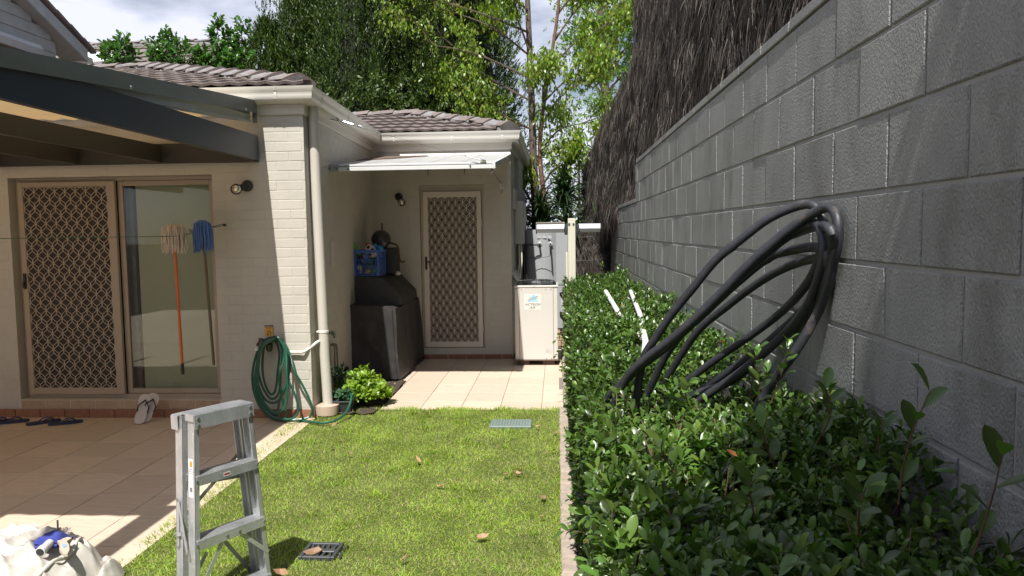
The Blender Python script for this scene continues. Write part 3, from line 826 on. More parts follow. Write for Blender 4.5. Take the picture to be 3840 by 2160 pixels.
MB().slab([(bx-.055,6.52,2.665),(bx-.055,6.52,2.80),(bx-.055,2.9,2.50),(bx-.055,2.9,2.40)],(-.03,0,0)).slab([(bx-.054,6.52,2.675),(bx-.054,6.52,2.685),(bx-.054,2.9,2.42),(bx-.054,2.9,2.41)],(.012,0,0)).build('edge_rail', ZINC, pg)
MB().box((bx-.035,6.52,2.66),(bx+.006,6.526,2.86)).build('end_plate', FLASH, pg)
for yy in (4.55,6.28):
    zz = 2.80+(yy-6.52)*.083-.02
    MB().lathe((bx+.006,yy,zz-.02),(1,0,0),[(.011,0),(.011,.004),(.006,.009)],8).build('screw', CHROME, pg)

# ------------------------------------------------------------------ boundary block wall
bwall = thing('block_wall', 'tall grey painted concrete block wall along the right side of the yard', 'wall', (1.0,6.8,0))
MB().box((.906,.2,0),(1.09,8.725,2.42)).box((.906,8.725,0),(1.09,13.03,1.985)).build('wall_core', BLOCKM, bwall)
ZL=[2.42,2.205,1.985,1.77,1.565,1.357,1.15,.945,.745]
_bm={}
def block_me(L_,h):
    key=(round(L_,2),round(h,3))
    if key not in _bm:
        mb=MB(); X=L_/2; c=.004; N=5
        a=[(.01,-X,0),(.01,X,0),(.01,X,h),(.01,-X,h)]
        b=[(-.002,-X,0),(-.002,X,0),(-.002,X,h),(-.002,-X,h)]
        d=[(-.006,-X+c,c),(-.006,X-c,c),(-.006,X-c,h-c),(-.006,-X+c,h-c)]
        F=[(8,9,10,11)]
        for i in range(4):
            j=(i+1)%4; F+= [(i,j,j+4,i+4),(i+4,j+4,j+8,i+8)]
        me=mb.add(a+b+d,F).mesh('block'); me.materials.append(BLOCK); _bm[key]=me
    return _bm[key]
nblk=0; rest=MB()
for r in range(8):
    zt,zb=ZL[r],ZL[r+1]; h=zt-zb-.012
    ph=.119 if r%2==0 else .319
    y=ph-.0; yend = 8.72 if r<2 else 13.02
    y += .4
    while y < yend-.02:
        y2=min(y+.39,yend); yy=(y+y2)/2
        if y2-y>.05:
            me=block_me(y2-y,h); p=Vector((.906+random.uniform(-.0018,.0018),yy,zb+.006))
            q=(Matrix.Rotation(random.uniform(-.004,.004),3,'Z')@Matrix.Rotation(random.uniform(-.005,.006),3,'Y')).to_quaternion()
            if nblk<296 and r<7: place('block',me,bwall,p,q); nblk+=1
            else: rest.add([v.co+p for v in me.vertices],[tuple(f.vertices) for f in me.polygons])
        y+=.4
if rest.v: rest.build('block_courses', BLOCK, bwall, kind='stuff')
cm=MB().cbox((-.008,-.196,0),(.19,.196,.042),.004).mesh('capping_block'); cm.materials.append(BLOCK)
y=.8
while y<8.7:
    place('capping_block', cm, bwall, (.904,y,2.426+random.uniform(-.002,.002))); y+=.4
y=8.925
while y<13.0:
    place('capping_block', cm, bwall, (.904,y,1.991)); y+=.4
MB().box((.9035,3.541,.3),(.9058,3.555,2.42)).build('control_joint', mat("joint_sealant",(.22,.22,.215),.6), bwall)

# rear end of the yard: rendered boundary wall and shrubs behind the camera (seen only in the glass)
MB().cbox((-9,-6.3,0),(3,-6.1,2.1),.01).build('rendered_fence', mat("olive_render",(.36,.35,.27),.8), None, label='rendered olive boundary wall closing the yard behind the viewer', cat='wall')

# ------------------------------------------------------------------ brush fences
def brush(name,label,p0,p1,zb0,zt0,zb1,zt1,N,out,lmin=.18,lmax=.5,group=None):
    """panel from p0 to p1 (xy); twigs hang on the side given by out"""
    p0=Vector((*p0,0)); p1=Vector((*p1,0)); d=(p1-p0); Ln=d.length; d.normalize(); o=Vector((*out,0)).normalized()
    t=thing(name,label,'brush fence',((p0+p1)/2+Vector((0,0,min(zb0,zb1)))),group)
    MB().slab([p0+Vector((0,0,zb0)),p1+Vector((0,0,zb1)),p1+Vector((0,0,zt1)),p0+Vector((0,0,zt0))], -o*.09).build('backing', BRUSHB, t)
    u=RNG.uniform(0,1,N); v=RNG.uniform(0,1,N)**.9
    # tufts: cluster a share of the twigs
    nt_=max(8,N//45); tu=RNG.uniform(0,1,nt_); tv=RNG.uniform(0,1,nt_); td=RNG.normal(0,1,(nt_,3))
    ki=RNG.integers(0,nt_,N); use=RNG.uniform(0,1,N)<.62
    u=np.where(use,tu[ki]+RNG.normal(0,.09/Ln,N),u); v=np.where(use,tv[ki]+RNG.normal(0,.035,N),v)
    u=np.clip(u,0,1); v=np.clip(v,0.0,1.04)
    zb=zb0+(zb1-zb0)*u; zt=zt0+(zt1-zt0)*u; z=zb+(zt-zb)*v
    dep=RNG.uniform(0,.05,N)+np.where(use,.03,0)
    pos=np.array(p0)[None,:]+np.array(d)[None,:]*(u*Ln)[:,None]+np.array(o)[None,:]*dep[:,None]; pos[:,2]=z
    dirv=np.array([0,0,-1.])[None,:]+np.array(d)[None,:]*(RNG.normal(0,.26,N)+np.where(use,td[ki,0]*.30,0))[:,None]+np.array(o)[None,:]*(RNG.normal(.02,.10,N)+np.where(use,np.abs(td[ki,1])*.07,0))[:,None]
    nrm_=np.array(o)[None,:]+RNG.normal(0,.5,(N,3))
    sz=RNG.uniform(lmin,lmax,N)*RNG.uniform(.5,1,N)
    TT=(np.array([(-.5,0,0),(.5,0,0),(.4,.5,.05),(-.4,.5,.05),(.15,1,-.03),(-.15,1,-.03)]),np.array([(0,1,2,3),(3,2,4,5)]))
    leaves('brush_twigs',pos,dirv,nrm_,sz,TT,BRUSHT,t,width=RNG.uniform(.010,.022,N)*.35/sz*1.0)
    # pale wisps break loose of the face; tip sunlight is put into their colour
    M=N//5; nw=max(10,M//14); wu=RNG.uniform(0,1,nw); wv=RNG.uniform(.02,1,nw); wa=RNG.normal(0,.55,nw); k=RNG.integers(0,nw,M)
    u=np.clip(wu[k]+RNG.normal(0,.045/Ln*1.2,M),0,1); v=np.clip(wv[k]+RNG.normal(0,.016,M),0,1.01)
    zb=zb0+(zb1-zb0)*u; zt=zt0+(zt1-zt0)*u
    pos=np.array(p0)[None,:]+np.array(d)[None,:]*(u*Ln)[:,None]+np.array(o)[None,:]*(.075+RNG.uniform(0,.035,M))[:,None]; pos[:,2]=zb+(zt-zb)*v
    dirv=np.array([0,0,-1.])[None,:]+np.array(d)[None,:]*(wa[k]+RNG.normal(0,.22,M))[:,None]+np.array(o)[None,:]*RNG.normal(.05,.16,M)[:,None]
    sz=RNG.uniform(.06,.26,M)
    leaves('loose_wisps',pos,dirv,np.array(o)[None,:]+RNG.normal(0,.5,(M,3)),sz,TT,BRUSHW,t,width=RNG.uniform(.005,.010,M)*.6/sz)
    return t
brush('brush_fence','tall shaggy brushwood fence rising above the grey block wall, nearest section',(1.13,.9),(1.13,10.3),2.0,5.6,2.0,5.6,52000,(-1,0),group='brushwood fence sections')
t2=brush('brush_fence','lower brushwood section with sloping top beyond the tall one, above the far block wall',(1.10,10.32),(.55,14.0),1.85,4.02,1.75,2.95,15000,(-1,-.15),group='brushwood fence sections')
brush('brush_fence','dark brushwood screen closing the passage at its far end behind the cream post',(-.62,12.95),(.90,12.85),0,1.35,0,2.0,11000,(0,-1),group='brushwood fence sections')
ws=thing('fence_wire','thin horizontal wires tied across the far brushwood screen','wire',(.3,12.8,.3))
for z in (.35,.75,1.15,1.55): MB().tube([(-.3,12.76,z),(.3,12.77,z+.01),(.89,12.78,z+.04)],.006,5).build('wire',WIRE,ws)

# ------------------------------------------------------------------ awning over the rear door
aw=thing('door_awning','white skillion awning on wire stays above the rear security door','awning',(-1.5,8.6,2.3))
ay0,ay1=7.50,9.745; az0,az1=2.335,2.64
xl,xr=-2.315,-.64
cols=[]
npan=5
for k in range(npan):
    a=xl+(xr-xl)*k/npan+.004; b=xl+(xr-xl)*(k+1)/npan-.004
    MB().slab([(a,ay0,az0+.018),(b,ay0,az0+.018),(b,ay1,az1+.018),(a,ay1,az1+.018)],(0,0,.012)).build('roof_panel', mat("awning_white_panel",(.42,.42,.41),.35,.05,8,dirt=(.32,.28,.24),dscale=4,dthr=.56), aw)
AWF=mat("awning_white_rail",(.62,.62,.60),.3,.03,6,dirt=(.45,.42,.38),dscale=9,dthr=.7)
MB().cbox((xl+.12,ay0-.03,az0-.030),(xr,ay0+.0,az0+.010),.003).build('front_rail', AWF, aw)
MB().cbox((xl+.12,ay0-.016,az0+.016),(xr,ay0+.015,az0+.036),.003).build('front_lip', AWF, aw)
MB().box((xl+.12,ay0-.024,az0+.0105),(xr,ay0+.0,az0+.0155)).build('rail_gap_shade', BLACK, aw)  # dark strip stands for the shade between rail and lip
MB().cbox((xl,ay0-.034,az0-.032),(xl+.12,ay0+.0,az0+.036),.003).build('end_bracket', mat("galv_bracket",(.35,.36,.34),.5,metal=.3), aw)
MB().cbox((xl-.012,ay0-.06,az0-.028),(xl+.01,ay0+.04,az0+.022),.003).build('pivot_block', BLACK, aw)
for dx in (.03,.10): MB().lathe((xl+dx,ay0-.034,az0),(0,-1,0),[(.008,0),(.008,.006),(.004,.009)],8).build('bolt', BLACK, aw)
MB().slab([(xr,ay0-.03,az0-.03),(xr,ay0-.03,az0+.03),(xr,ay1,az1+.028),(xr,ay1,az1-.015)],(.03,0,0)).build('side_rail', mat("awning_side_galv",(.62,.63,.62),.4,.1,metal=.2), aw)
for k in range(12):
    t=.06+k*.078; MB().lathe((xr+.0305,ay0+(ay1-ay0)*t,az0+(az1-az0)*t+.005),(1,0,0),[(.007,0),(.007,.001)],8).build('slot', BLACK, aw)
MB().cbox((xl+.28,ay1-.05,az1+.025),(xr+.05,ay1-.002,az1+.058),.004).build('wall_flashing', mat("white_flashing",(.82,.80,.74),.5,.1,20,.8,60,bdist=.01), aw)
MB().slab([(xl,8.6,2.503),(xl+.35,9.0,2.56),(xl+.65,9.70,2.655),(xl,9.70,2.655)],(0,0,.022)).build('debris', mat("leaf_debris",(.14,.10,.075),.95,.4,20,.9,60,bdist=.02), aw)
for xx in (-1.29,-.92): MB().tube([(xx,ay0-.01,az0-.03),(xx,ay0-.01,az0-.085)],.006,6).build('drop_pin', BLACK, aw)
MB().lathe((-.86,ay0-.03,az0+.0),(0,-1,0),[(.008,0),(.008,.012)],8).build('bolt', BLACK, aw)
MB().lathe((xl+.22,ay0-.03,az0-.01),(0,-1,0),[(.008,0),(.008,.012)],8).build('bolt', BLACK, aw)
MB().slab([(xl,ay0+.02,az0+.012),(xr,ay0+.02,az0+.012),(xr,ay1,az1+.012),(xl,ay1,az1+.012)],(0,0,.005)).build('underside_sheet', AWF, aw)
# stay wire with turnbuckle
st=thing('stay_wire','thin wire stay with turnbuckle running from the gutter wall to the awning corner','wire stay',(-2.28,7.48,2.83))
MB().tube([(-2.285,7.47,2.835),(-1.75,7.49,2.672),(-.70,7.49,2.372)],.0016,5).build('wire',WIRE,st)
MB().tube(smooth_path([(-2.275,7.46,2.845),(-2.215,7.46,2.838),(-2.175,7.46,2.812),(-2.215,7.46,2.812),(-2.265,7.46,2.828)],3),.004,5).build('hook',BLACK,st)
MB().tube([(-2.280,7.46,2.815),(-2.280,7.46,2.865)],.005,6).build('eye_plate',WIRE,st)
tb=MB()
for s_ in (-1,1): tb.tube([(-2.13,7.47+s_*.008,2.798),(-2.03,7.47+s_*.008,2.768)],.0035,5)
tb.lathe((-2.14,7.47,2.801),(.96,0,-.29),[(.009,0),(.009,.012)],6).lathe((-2.03,7.47,2.768),(.96,0,-.29),[(.009,0),(.009,.012)],6).build('turnbuckle',CHROME,st)
MB().lathe((-1.99,7.475,2.755),(.96,0,-.29),[(.006,0),(.011,.01),(.011,.04),(.005,.06)],8).build('clamp',CHROME,st)
tb=MB()
for s_ in (-1,1): tb.tube([(-.90,7.47+s_*.01,2.428),(-.74,7.47+s_*.01,2.385)],.004,5)
tb.lathe((-.91,7.47,2.431),(.96,0,-.27),[(.010,0),(.010,.016)],6).lathe((-.76,7.47,2.390),(.96,0,-.27),[(.012,0),(.012,.06)],6).build('turnbuckle',CHROME,st)
s2=thing('corner_stay','short wire from the awning corner down to a bracket beside the security door','wire stay',(-.70,9.74,2.25))
MB().tube([(-.655,7.50,2.30),(-.70,9.70,2.27)],.0022,5).build('wire',WIRE,s2)
MB().cbox((-.735,9.715,2.225),(-.685,9.742,2.30),.003).build('bracket_plate',mat("white_bracket",(.62,.61,.58),.4),s2)
MB().lathe((-.71,9.712,2.262),(0,-1,0),[(.012,0),(.012,.01),(.006,.016)],8).tube([(-.71,9.70,2.23),(-.715,9.69,2.17)],.006,6).build('shackle',CHROME,s2)
MB().tube(smooth_path([(-.655,7.48,2.31),(-.635,7.48,2.285),(-.655,7.48,2.26),(-.672,7.48,2.285),(-.655,7.48,2.31)],4),.004,5).build('ring',CHROME,s2)

# ------------------------------------------------------------------ wall lamps
def lamp(label, x, y, z, d):
    t=thing('wall_lamp',label,'wall lamp',(x,y,z),'black wall lamps with clear globes')
    d=Vector(d).normalized()
    MB().lathe((x,y,z),(0,-1,0),[(.050,0),(.052,.012),(.045,.022),(.03,.026)],20).build('base_plate',BLACK,t,smooth=True)
    c=Vector((x,y-.02,z)); MB().lathe(c,d,[(.026,0),(.028,.05),(.032,.075),(.030,.08)],16).build('socket',BLACK,t,smooth=True)
    g=c+d*.12; MB().sphere(g,.050,20).build('globe',glass_mat("globe_glass",(.97,.96,.93),2.2),t,smooth=True)
    MB().sphere(g-d*.01,.036,16).build('bulb',mat("silvered_bulb",(.8,.78,.7),.12,metal=.85),t,smooth=True)
lamp('black wall lamp with clear globe on the shaded wall beside the sliding door',-2.775,6.605,2.115,(-.45,-.85,-.30))
lamp('black wall lamp with clear globe left of the rear security door',-2.07,9.745,2.15,(.42,-.55,-.60))

# ------------------------------------------------------------------ AC unit
ac=thing('air_conditioner','tall cream air conditioning condenser with top fan grille by the wall corner','air conditioner',(-.27,9.55,.0))
x0,x1,y0,y1,z0,z1=-.545,.0,9.25,9.87,.075,1.005
MB().cbox((x0+.065,y0,z0),(x1-.06,y0+.02,z1-.03),.003).build('front_panel',ACM,ac)
MB().cbox((x0+.008,y0+.003,z0),(x0+.0625,y1,z1-.03),.006).build('left_post',ACM,ac)
MB().cbox((x1-.0575,y0+.003,z0),(x1-.003,y1,z1-.03),.006).build('right_post',ACM,ac)
MB().box((x0+.03,y0+.03,z0),(x1-.03,y1-.01,z1-.035)).build('coil_body',mat("coil_grey",(.2,.2,.19),.6),ac)
MB().cbox((x0,y0-.006,z1-.028),(x1+.004,y1+.006,z1),.008).build('top_lid',ACM,ac)
MB().cbox((x0-.01,y0-.01,z0-.012),(x1+.006,y1,z0-.001),.003).build('base_tray',mat("brown_tray",(.16,.10,.07),.6),ac)
for dx in (.0,.32): MB().cbox((x0+.03+dx,y0+.03,0),(x0+.18+dx,y1-.03,z0-.014),.004).build('plinth',mat("timber_plinth",(.09,.06,.045),.8),ac)
fg=MB(); cx,cy=(x0+x1)/2,(y0+y1)/2
for zr_,rr in [(1.012,.245),(1.030,.24),(1.045,.225),(1.052,.18),(1.054,.135),(1.055,.09)]:
    fg.tube([(cx+rr*math.cos(a),cy+rr*1.05*math.sin(a),zr_) for a in np.linspace(0,2*math.pi,33)],.0035,5,cap=False)
for k in range(16):
    a=k*math.pi/8; fg.tube([(cx+.245*math.cos(a),cy+.257*math.sin(a),1.006),(cx+.225*math.cos(a),cy+.236*math.sin(a),1.045),(cx+.06*math.cos(a),cy+.06*math.sin(a),1.056)],.0028,5)
fg.build('fan_guard',BLACK,ac)
MB().lathe((cx,cy,1.0),(0,0,1),[(.07,0),(.07,.03),(.05,.045)],16).build('fan_hub',mat("fan_grey",(.33,.35,.38),.4),ac,smooth=True)
for k in range(4):
    a=k*math.pi/2+.4
    MB().slab([(cx+.06*math.cos(a),cy+.06*math.sin(a),1.012),(cx+.21*math.cos(a-.35),cy+.21*math.sin(a-.35),1.002),(cx+.21*math.cos(a+.35),cy+.21*math.sin(a+.35),1.022)],(0,0,.004)).build('fan_blade',mat("fan_blade_grey",(.10,.11,.12),.4),ac)
MB().box((x0+.02,y0+.02,.985),(x1-.02,y1-.02,1.0065)).build('fan_well',BLACK,ac)
for px,pz in [(x0+.03,z1-.045),(x0+.09,z1-.045),(x1-.15,z1-.045),(x1-.085,z1-.045),(x0+.03,z0+.02),(x0+.09,z0+.015),(x1-.15,z0+.015),(x1-.085,z0+.015),((x0+x1)/2-.02,z1-.012)]:
    MB().lathe((px,y0-.0055,pz),(0,-1,0),[(.005,0),(.005,.003)],6).build('screw',BLACK,ac)
FACE=Matrix(((1,0,0),(0,0,-1),(0,1,0))).to_quaternion()   # text facing -y
lx,lz=-.315,.80
stk=MB().box((lx-.105,y0-.0015,lz-.10),(lx+.105,y0-.0005,lz+.10)).build('brand_sticker',mat("sticker_cream",(.70,.66,.59),.4,.02),ac)
LB=mat("logo_light_blue",(.30,.62,.86),.4,.02); LN=mat("logo_grey_blue",(.13,.16,.22),.4,.02)
MB().slab([(lx-.065,y0-.0025,lz+.0),(lx+.07,y0-.0025,lz+.0),(lx+.03,y0-.0025,lz+.092),(lx+.0,y0-.0025,lz+.092)],(0,.0008,0)).build('logo_triangle',LB,stk)
for k in range(3):
    pts=[(lx-.045+k*-.010+t*(.115),0,lz+.030+k*-0.0+.0+ (2-k)*.016+.012*math.sin((t-.55)*3.4)-.004) for t in np.linspace(0,1,13)]
    V=[];F=[]
    for (a,_,c_) in pts: V+= [(a,y0-.0034,c_-.0055),(a,y0-.0034,c_+.0035)]
    for i in range(12): F.append((2*i,2*i+2,2*i+3,2*i+1))
    MB().add(V,F).build('logo_gap',mat("sticker_cream",(.7,.66,.59)),stk,recalc=False)
    V=[(v[0],y0-.0042,(v[2] if i%2 else v[2]+.006)) for i,v in enumerate(V)]
    MB().add(V,F).build('logo_wave',LN,stk,recalc=False)
put_text('ACTRON',.040,(lx,y0-.003,lz-.033),LN,stk,FACE,.3,.0003,1.15)
put_text('AIR',.040,(lx-.005,y0-.003,lz-.072),LN,stk,FACE,.3,.0003,1.15)
# small outline map sticker
mp_=[(0,0),(.012,.014),(.03,.024),(.044,.030),(.052,.024),(.060,.020),(.066,.030),(.074,.014),(.080,0),(.074,-.018),(.062,-.028),(.048,-.018),(.034,-.012),(.018,-.022),(.006,-.020),(0,0)]
mb=MB(); bx_,bz_=-.165,.185
for i in range(len(mp_)-1):
    mb.tube([(bx_+mp_[i][0],y0-.002,bz_+mp_[i][1]),(bx_+mp_[i+1][0],y0-.002,bz_+mp_[i+1][1])],.0009,4)
mb.box((bx_+.01,y0-.0024,bz_-.0005),(bx_+.072,y0-.0008,bz_+.001)).box((bx_+.024,y0-.0024,bz_-.006),(bx_+.045,y0-.0008,bz_-.003)).build('map_outline',mat("map_grey",(.45,.45,.46),.5),ac)

# ------------------------------------------------------------------ hot water unit
hw=thing('water_heater','tall grey outdoor hot water unit with black pipes behind the air conditioner','water heater',(-.1,11.0,0))
pts=[]
for a in np.linspace(math.pi*1.02,math.pi*1.90,14): pts.append((-.20+.265*math.cos(a),11.08+.28*math.sin(a)))
HT=1.70
prof=[(-.47,11.3)]+[(p[0]*1.0-.03,p[1]) for p in pts]+[(.03,10.98),(.03,11.3)]
MB().slab([(p[0],p[1],.26) for p in prof],(0,0,HT-.26)).build('tank',HWU,hw,smooth=False)
MB().cbox((-.03,10.79,.26),(.155,11.28,HT-.002),.012).build('cover_panel',HWU,hw)
MB().box((.0,10.784,.9),(.15,10.790,.903)).build('panel_seam',BLACK,hw)
MB().cbox((-.42,10.85,.0),(.16,11.3,.245),.004).build('plinth',MORTAR,hw)
pb=MB().cbox((-.055,-.03,0),(.055,.03,.075),.004).mesh('brick'); pb.materials.append(mat("cream_clay_brick",(.42,.30,.19),.8,.2,30,.4,100,objrand=.1))
for r in range(3):
    for k in range(6): place('brick',pb,hw,(-.37+k*.118+(.05 if r%2 else 0),10.83,.004+r*.083))
for (fx,fz) in [(-.255,1.49),(-.10,1.49)]:
    MB().lathe((fx,10.80 if fx<-.2 else 10.83,fz),(0,-1,0),[(.036,0),(.036,.006),(.028,.012)],18).build('pipe_collar',HWU,hw,smooth=True)
yy=10.72
MB().tube(smooth_path([(-.255,10.79,1.49),(-.255,10.73,1.49),(-.255,10.70,1.488),(-.33,10.70,1.485),(-.42,10.70,1.485),(-.445,10.70,1.45),(-.445,10.70,1.1),(-.44,10.70,.9)],5),.014,10).build('hot_pipe',BLACK,hw,smooth=True)
MB().tube(smooth_path([(-.10,10.80,1.49),(-.10,10.72,1.49),(-.10,10.68,1.46),(-.095,10.68,1.34)],5),.013,10).build('relief_pipe',BLACK,hw,smooth=True)
MB().tube(smooth_path([(-.095,10.70,1.34),(-.15,10.70,1.31),(-.35,10.70,1.30),(-.52,10.70,1.30)],5),.004,6).build('thin_pipe',BLACK,hw,smooth=True)
for za,zb_ in ((.78,.50),(.47,.24)):
    MB().tube(smooth_path([(.03,10.78,za),(.10,10.72,za),(.125,10.72,za-.02),(.125,10.72,zb_+.02),(.10,10.72,zb_),(.03,10.78,zb_)],4),.013,10).build('side_pipe',BLACK,hw,smooth=True)
HT_=MB().box((.045,10.785,.60),(.125,10.7885,.70)).build('rating_label',mat("pale_label",(.55,.56,.57),.5),hw)
for k in range(5): MB().box((.052,10.7835,.612+k*.018),(.118,10.7848,.617+k*.018)).build('label_line',mat("label_grey",(.3,.3,.31),.5),HT_)
for k in range(3): MB().box((-.29+k*.075,10.795,1.575),(-.235+k*.075,10.80,1.61)).build('embossed_mark',mat("emboss",(.44,.45,.46),.4),hw)

# ------------------------------------------------------------------ retractable clothes line on its post
cl=thing('clothesline_post','retractable clothesline cassette with grey ends bolted to a cream steel post','clothesline',(.18,9.62,0))
MB().cbox((.135,9.58,0),(.230,9.65,1.835),.004).build('post',POSTM,cl)
MB().cbox((.105,9.60,0),(.131,9.64,1.40),.003).build('side_strut',POSTM,cl)
for (a,b) in ((-.265,.10),(.265,.545)):
    MB().slab([(a,9.62,1.655),(a,9.60,1.665),(a,9.575,1.695),(a,9.575,1.715),(a,9.590,1.76),(a,9.64,1.765),(a,9.66,1.70)],(b-a,0,0)).build('cassette',mat("cassette_white",(.66,.69,.74),.3,.03),cl)
    MB().box((a+.002,9.571,1.700),(b-.002,9.578,1.703)).build('groove',BLACK,cl)
MB().slab([(-.275,9.63,1.64),(-.275,9.57,1.69),(-.275,9.585,1.775),(-.275,9.655,1.785)],(.012,0,0)).build('end_cap',mat("dark_cap",(.06,.065,.075),.4),cl)
MB().slab([(.545,9.63,1.66),(.545,9.57,1.70),(.545,9.585,1.765),(.545,9.655,1.77)],(.012,0,0)).build('end_cap',mat("dark_cap",(.06,.065,.075)),cl)
MB().cbox((-.27,9.60,1.768),(.095,9.66,1.790),.002).build('vent_strip',mat("vent_brownish",(.3,.26,.23),.5),cl)
for k in range(26):
    MB().box((-.255+k*.0125,9.597,1.772),(-.248+k*.0125,9.6005,1.783)).build('vent_slot',BLACK,cl)
CAP=mat("dark_cap",(.06,.065,.075))
for xa in (.085,.232):
    MB().slab([(xa,9.56,1.69),(xa+.006,9.555,1.76),(xa+.045,9.555,1.76),(xa+.048,9.56,1.69),(xa+.044,9.59,1.625),(xa+.008,9.59,1.625)],(0,.07,0)).build('clamp_bracket',CAP,cl)
for xa in (.152,.206):
    MB().lathe((xa,9.578,1.765),(0,-1,0),[(.014,0),(.014,.008),(.007,.014)],10).build('bolt',CHROME,cl,smooth=True)
# ------------------------------------------------------------------ hose, taps and sign on the wall
HOSE=[
[(-2.569, 6.5, 0.75), (-2.659, 6.5, 0.721), (-2.73, 6.5, 0.611), (-2.752, 6.5, 0.449), (-2.754, 6.5, 0.301), (-2.718, 6.5, 0.168), (-2.662, 6.5, 0.079), (-2.589, 6.5, 0.019), (-2.462, 6.441, 0.02), (-2.303, 6.471, 0.02), (-2.238, 6.5, 0.042), (-2.217, 6.5, 0.109), (-2.247, 6.5, 0.213), (-2.302, 6.5, 0.331), (-2.372, 6.5, 0.463), (-2.426, 6.5, 0.596), (-2.481, 6.5, 0.706), (-2.547, 6.5, 0.75)] ,
[(-2.554, 6.48, 0.746), (-2.621, 6.48, 0.724), (-2.654, 6.48, 0.658), (-2.674, 6.48, 0.526), (-2.648, 6.48, 0.409), (-2.623, 6.48, 0.306), (-2.588, 6.48, 0.247), (-2.55, 6.48, 0.261), (-2.529, 6.48, 0.335), (-2.513, 6.48, 0.453), (-2.515, 6.48, 0.585), (-2.527, 6.48, 0.672), (-2.547, 6.48, 0.731)] ,
[(-2.539, 6.46, 0.748), (-2.651, 6.46, 0.705), (-2.693, 6.46, 0.589), (-2.683, 6.46, 0.457), (-2.658, 6.46, 0.339), (-2.617, 6.46, 0.251), (-2.574, 6.46, 0.207), (-2.521, 6.46, 0.229), (-2.489, 6.46, 0.31), (-2.476, 6.46, 0.456), (-2.478, 6.46, 0.602), (-2.496, 6.46, 0.705), (-2.531, 6.46, 0.748)] ,
[(-2.538, 6.44, 0.751), (-2.651, 6.44, 0.694), (-2.693, 6.44, 0.563), (-2.691, 6.44, 0.417), (-2.66, 6.44, 0.277), (-2.611, 6.44, 0.197), (-2.553, 6.44, 0.175), (-2.5, 6.44, 0.197), (-2.445, 6.44, 0.277), (-2.412, 6.44, 0.372), (-2.408, 6.44, 0.504), (-2.432, 6.44, 0.642), (-2.487, 6.44, 0.729)] ,
[(-2.523, 6.42, 0.754), (-2.658, 6.42, 0.682), (-2.7, 6.42, 0.537), (-2.699, 6.42, 0.377), (-2.661, 6.42, 0.23), (-2.592, 6.42, 0.113), (-2.519, 6.42, 0.069), (-2.503, 6.42, 0.113), (-2.468, 6.42, 0.245), (-2.413, 6.42, 0.362), (-2.397, 6.42, 0.5), (-2.431, 6.42, 0.66), (-2.501, 6.42, 0.747)] ,
[(-2.515, 6.4, 0.757), (-2.657, 6.4, 0.671), (-2.697, 6.4, 0.504), (-2.7, 6.4, 0.337), (-2.662, 6.4, 0.191), (-2.57, 6.4, 0.074), (-2.469, 6.4, 0.038), (-2.423, 6.4, 0.082), (-2.441, 6.4, 0.177), (-2.465, 6.4, 0.322), (-2.468, 6.4, 0.439), (-2.442, 6.4, 0.569), (-2.445, 6.4, 0.685), (-2.486, 6.4, 0.75)] ,
[(-2.5, 6.38, 0.76), (-2.634, 6.38, 0.674), (-2.677, 6.38, 0.515), (-2.676, 6.38, 0.356), (-2.631, 6.38, 0.196), (-2.541, 6.38, 0.072), (-2.388, 6.38, 0.043), (-2.313, 6.38, 0.087), (-2.303, 6.38, 0.167), (-2.335, 6.38, 0.283), (-2.375, 6.38, 0.384), (-2.414, 6.38, 0.529), (-2.43, 6.38, 0.673), (-2.471, 6.38, 0.745)] ,
[(-2.492, 6.36, 0.763), (-2.619, 6.36, 0.677), (-2.661, 6.36, 0.533), (-2.647, 6.36, 0.345), (-2.601, 6.36, 0.2), (-2.524, 6.36, 0.113), (-2.451, 6.36, 0.121), (-2.404, 6.36, 0.186), (-2.384, 6.36, 0.331), (-2.386, 6.36, 0.475), (-2.41, 6.36, 0.633), (-2.457, 6.36, 0.741)] ,
]
hs=thing('garden_hose','green garden hose coiled in long loops over the wall tap, trailing to the flower pot','garden hose',(-2.5,6.45,0))
for lp in HOSE:
    # loops lean against the wall at the top and hang free below
    lp=[(a,min(y_+.06,6.575) if z_>.5 else y_,max(z_,.014)) for a,y_,z_ in lp]
    MB().tube(smooth_path(lp,5,True),.0105,8,cap=False).build('hose_loop',GREENH,hs,smooth=True)
MB().tube(smooth_path([(-2.55,6.47,.014),(-2.42,6.455,.014),(-2.347,6.45,.014),(-2.268,6.43,.016),(-2.159,6.372,.018),(-2.066,6.331,.02),(-1.978,6.374,.03),(-1.93,6.50,.05),(-1.915,6.60,.09),(-1.91,6.68,.15),(-1.925,6.74,.185),(-1.96,6.80,.16)],6),.0105,8).build('hose_tail',GREENH,hs,smooth=True)
tp=thing('garden_tap','two dark brass garden taps on the wall under the small yellow sign','tap',(-2.62,6.58,.70))
MB().lathe((-2.674,6.60,.715),(0,-1,0),[(.018,0),(.018,.07)],10).lathe((-2.674,6.53,.735),(0,0,-1),[(.014,0),(.03,.02),(.045,.045),(.045,.055),(.02,.06)],14).build('left_tap',mat("dark_brass",(.06,.055,.045),.4,metal=.5),tp,smooth=True)
MB().lathe((-2.592,6.60,.715),(0,-1,0),[(.018,0),(.018,.08)],10).lathe((-2.590,6.50,.745),(0,0,-1),[(.012,0),(.016,.01),(.022,.04),(.030,.05),(.028,.10),(.018,.115)],14).build('right_tap',mat("dark_brass",(.06,.055,.045)),tp,smooth=True)
MB().cbox((-2.615,6.53,.745),(-2.565,6.55,.755),.003).cbox((-2.70,6.52,.735),(-2.655,6.54,.745),.003).build('tap_handle',BLACK,tp)
MB().lathe((-2.706,6.50,.64),(0,0,1),[(.018,0),(.018,.02)],12).build('hose_connector',WHITEP,tp)
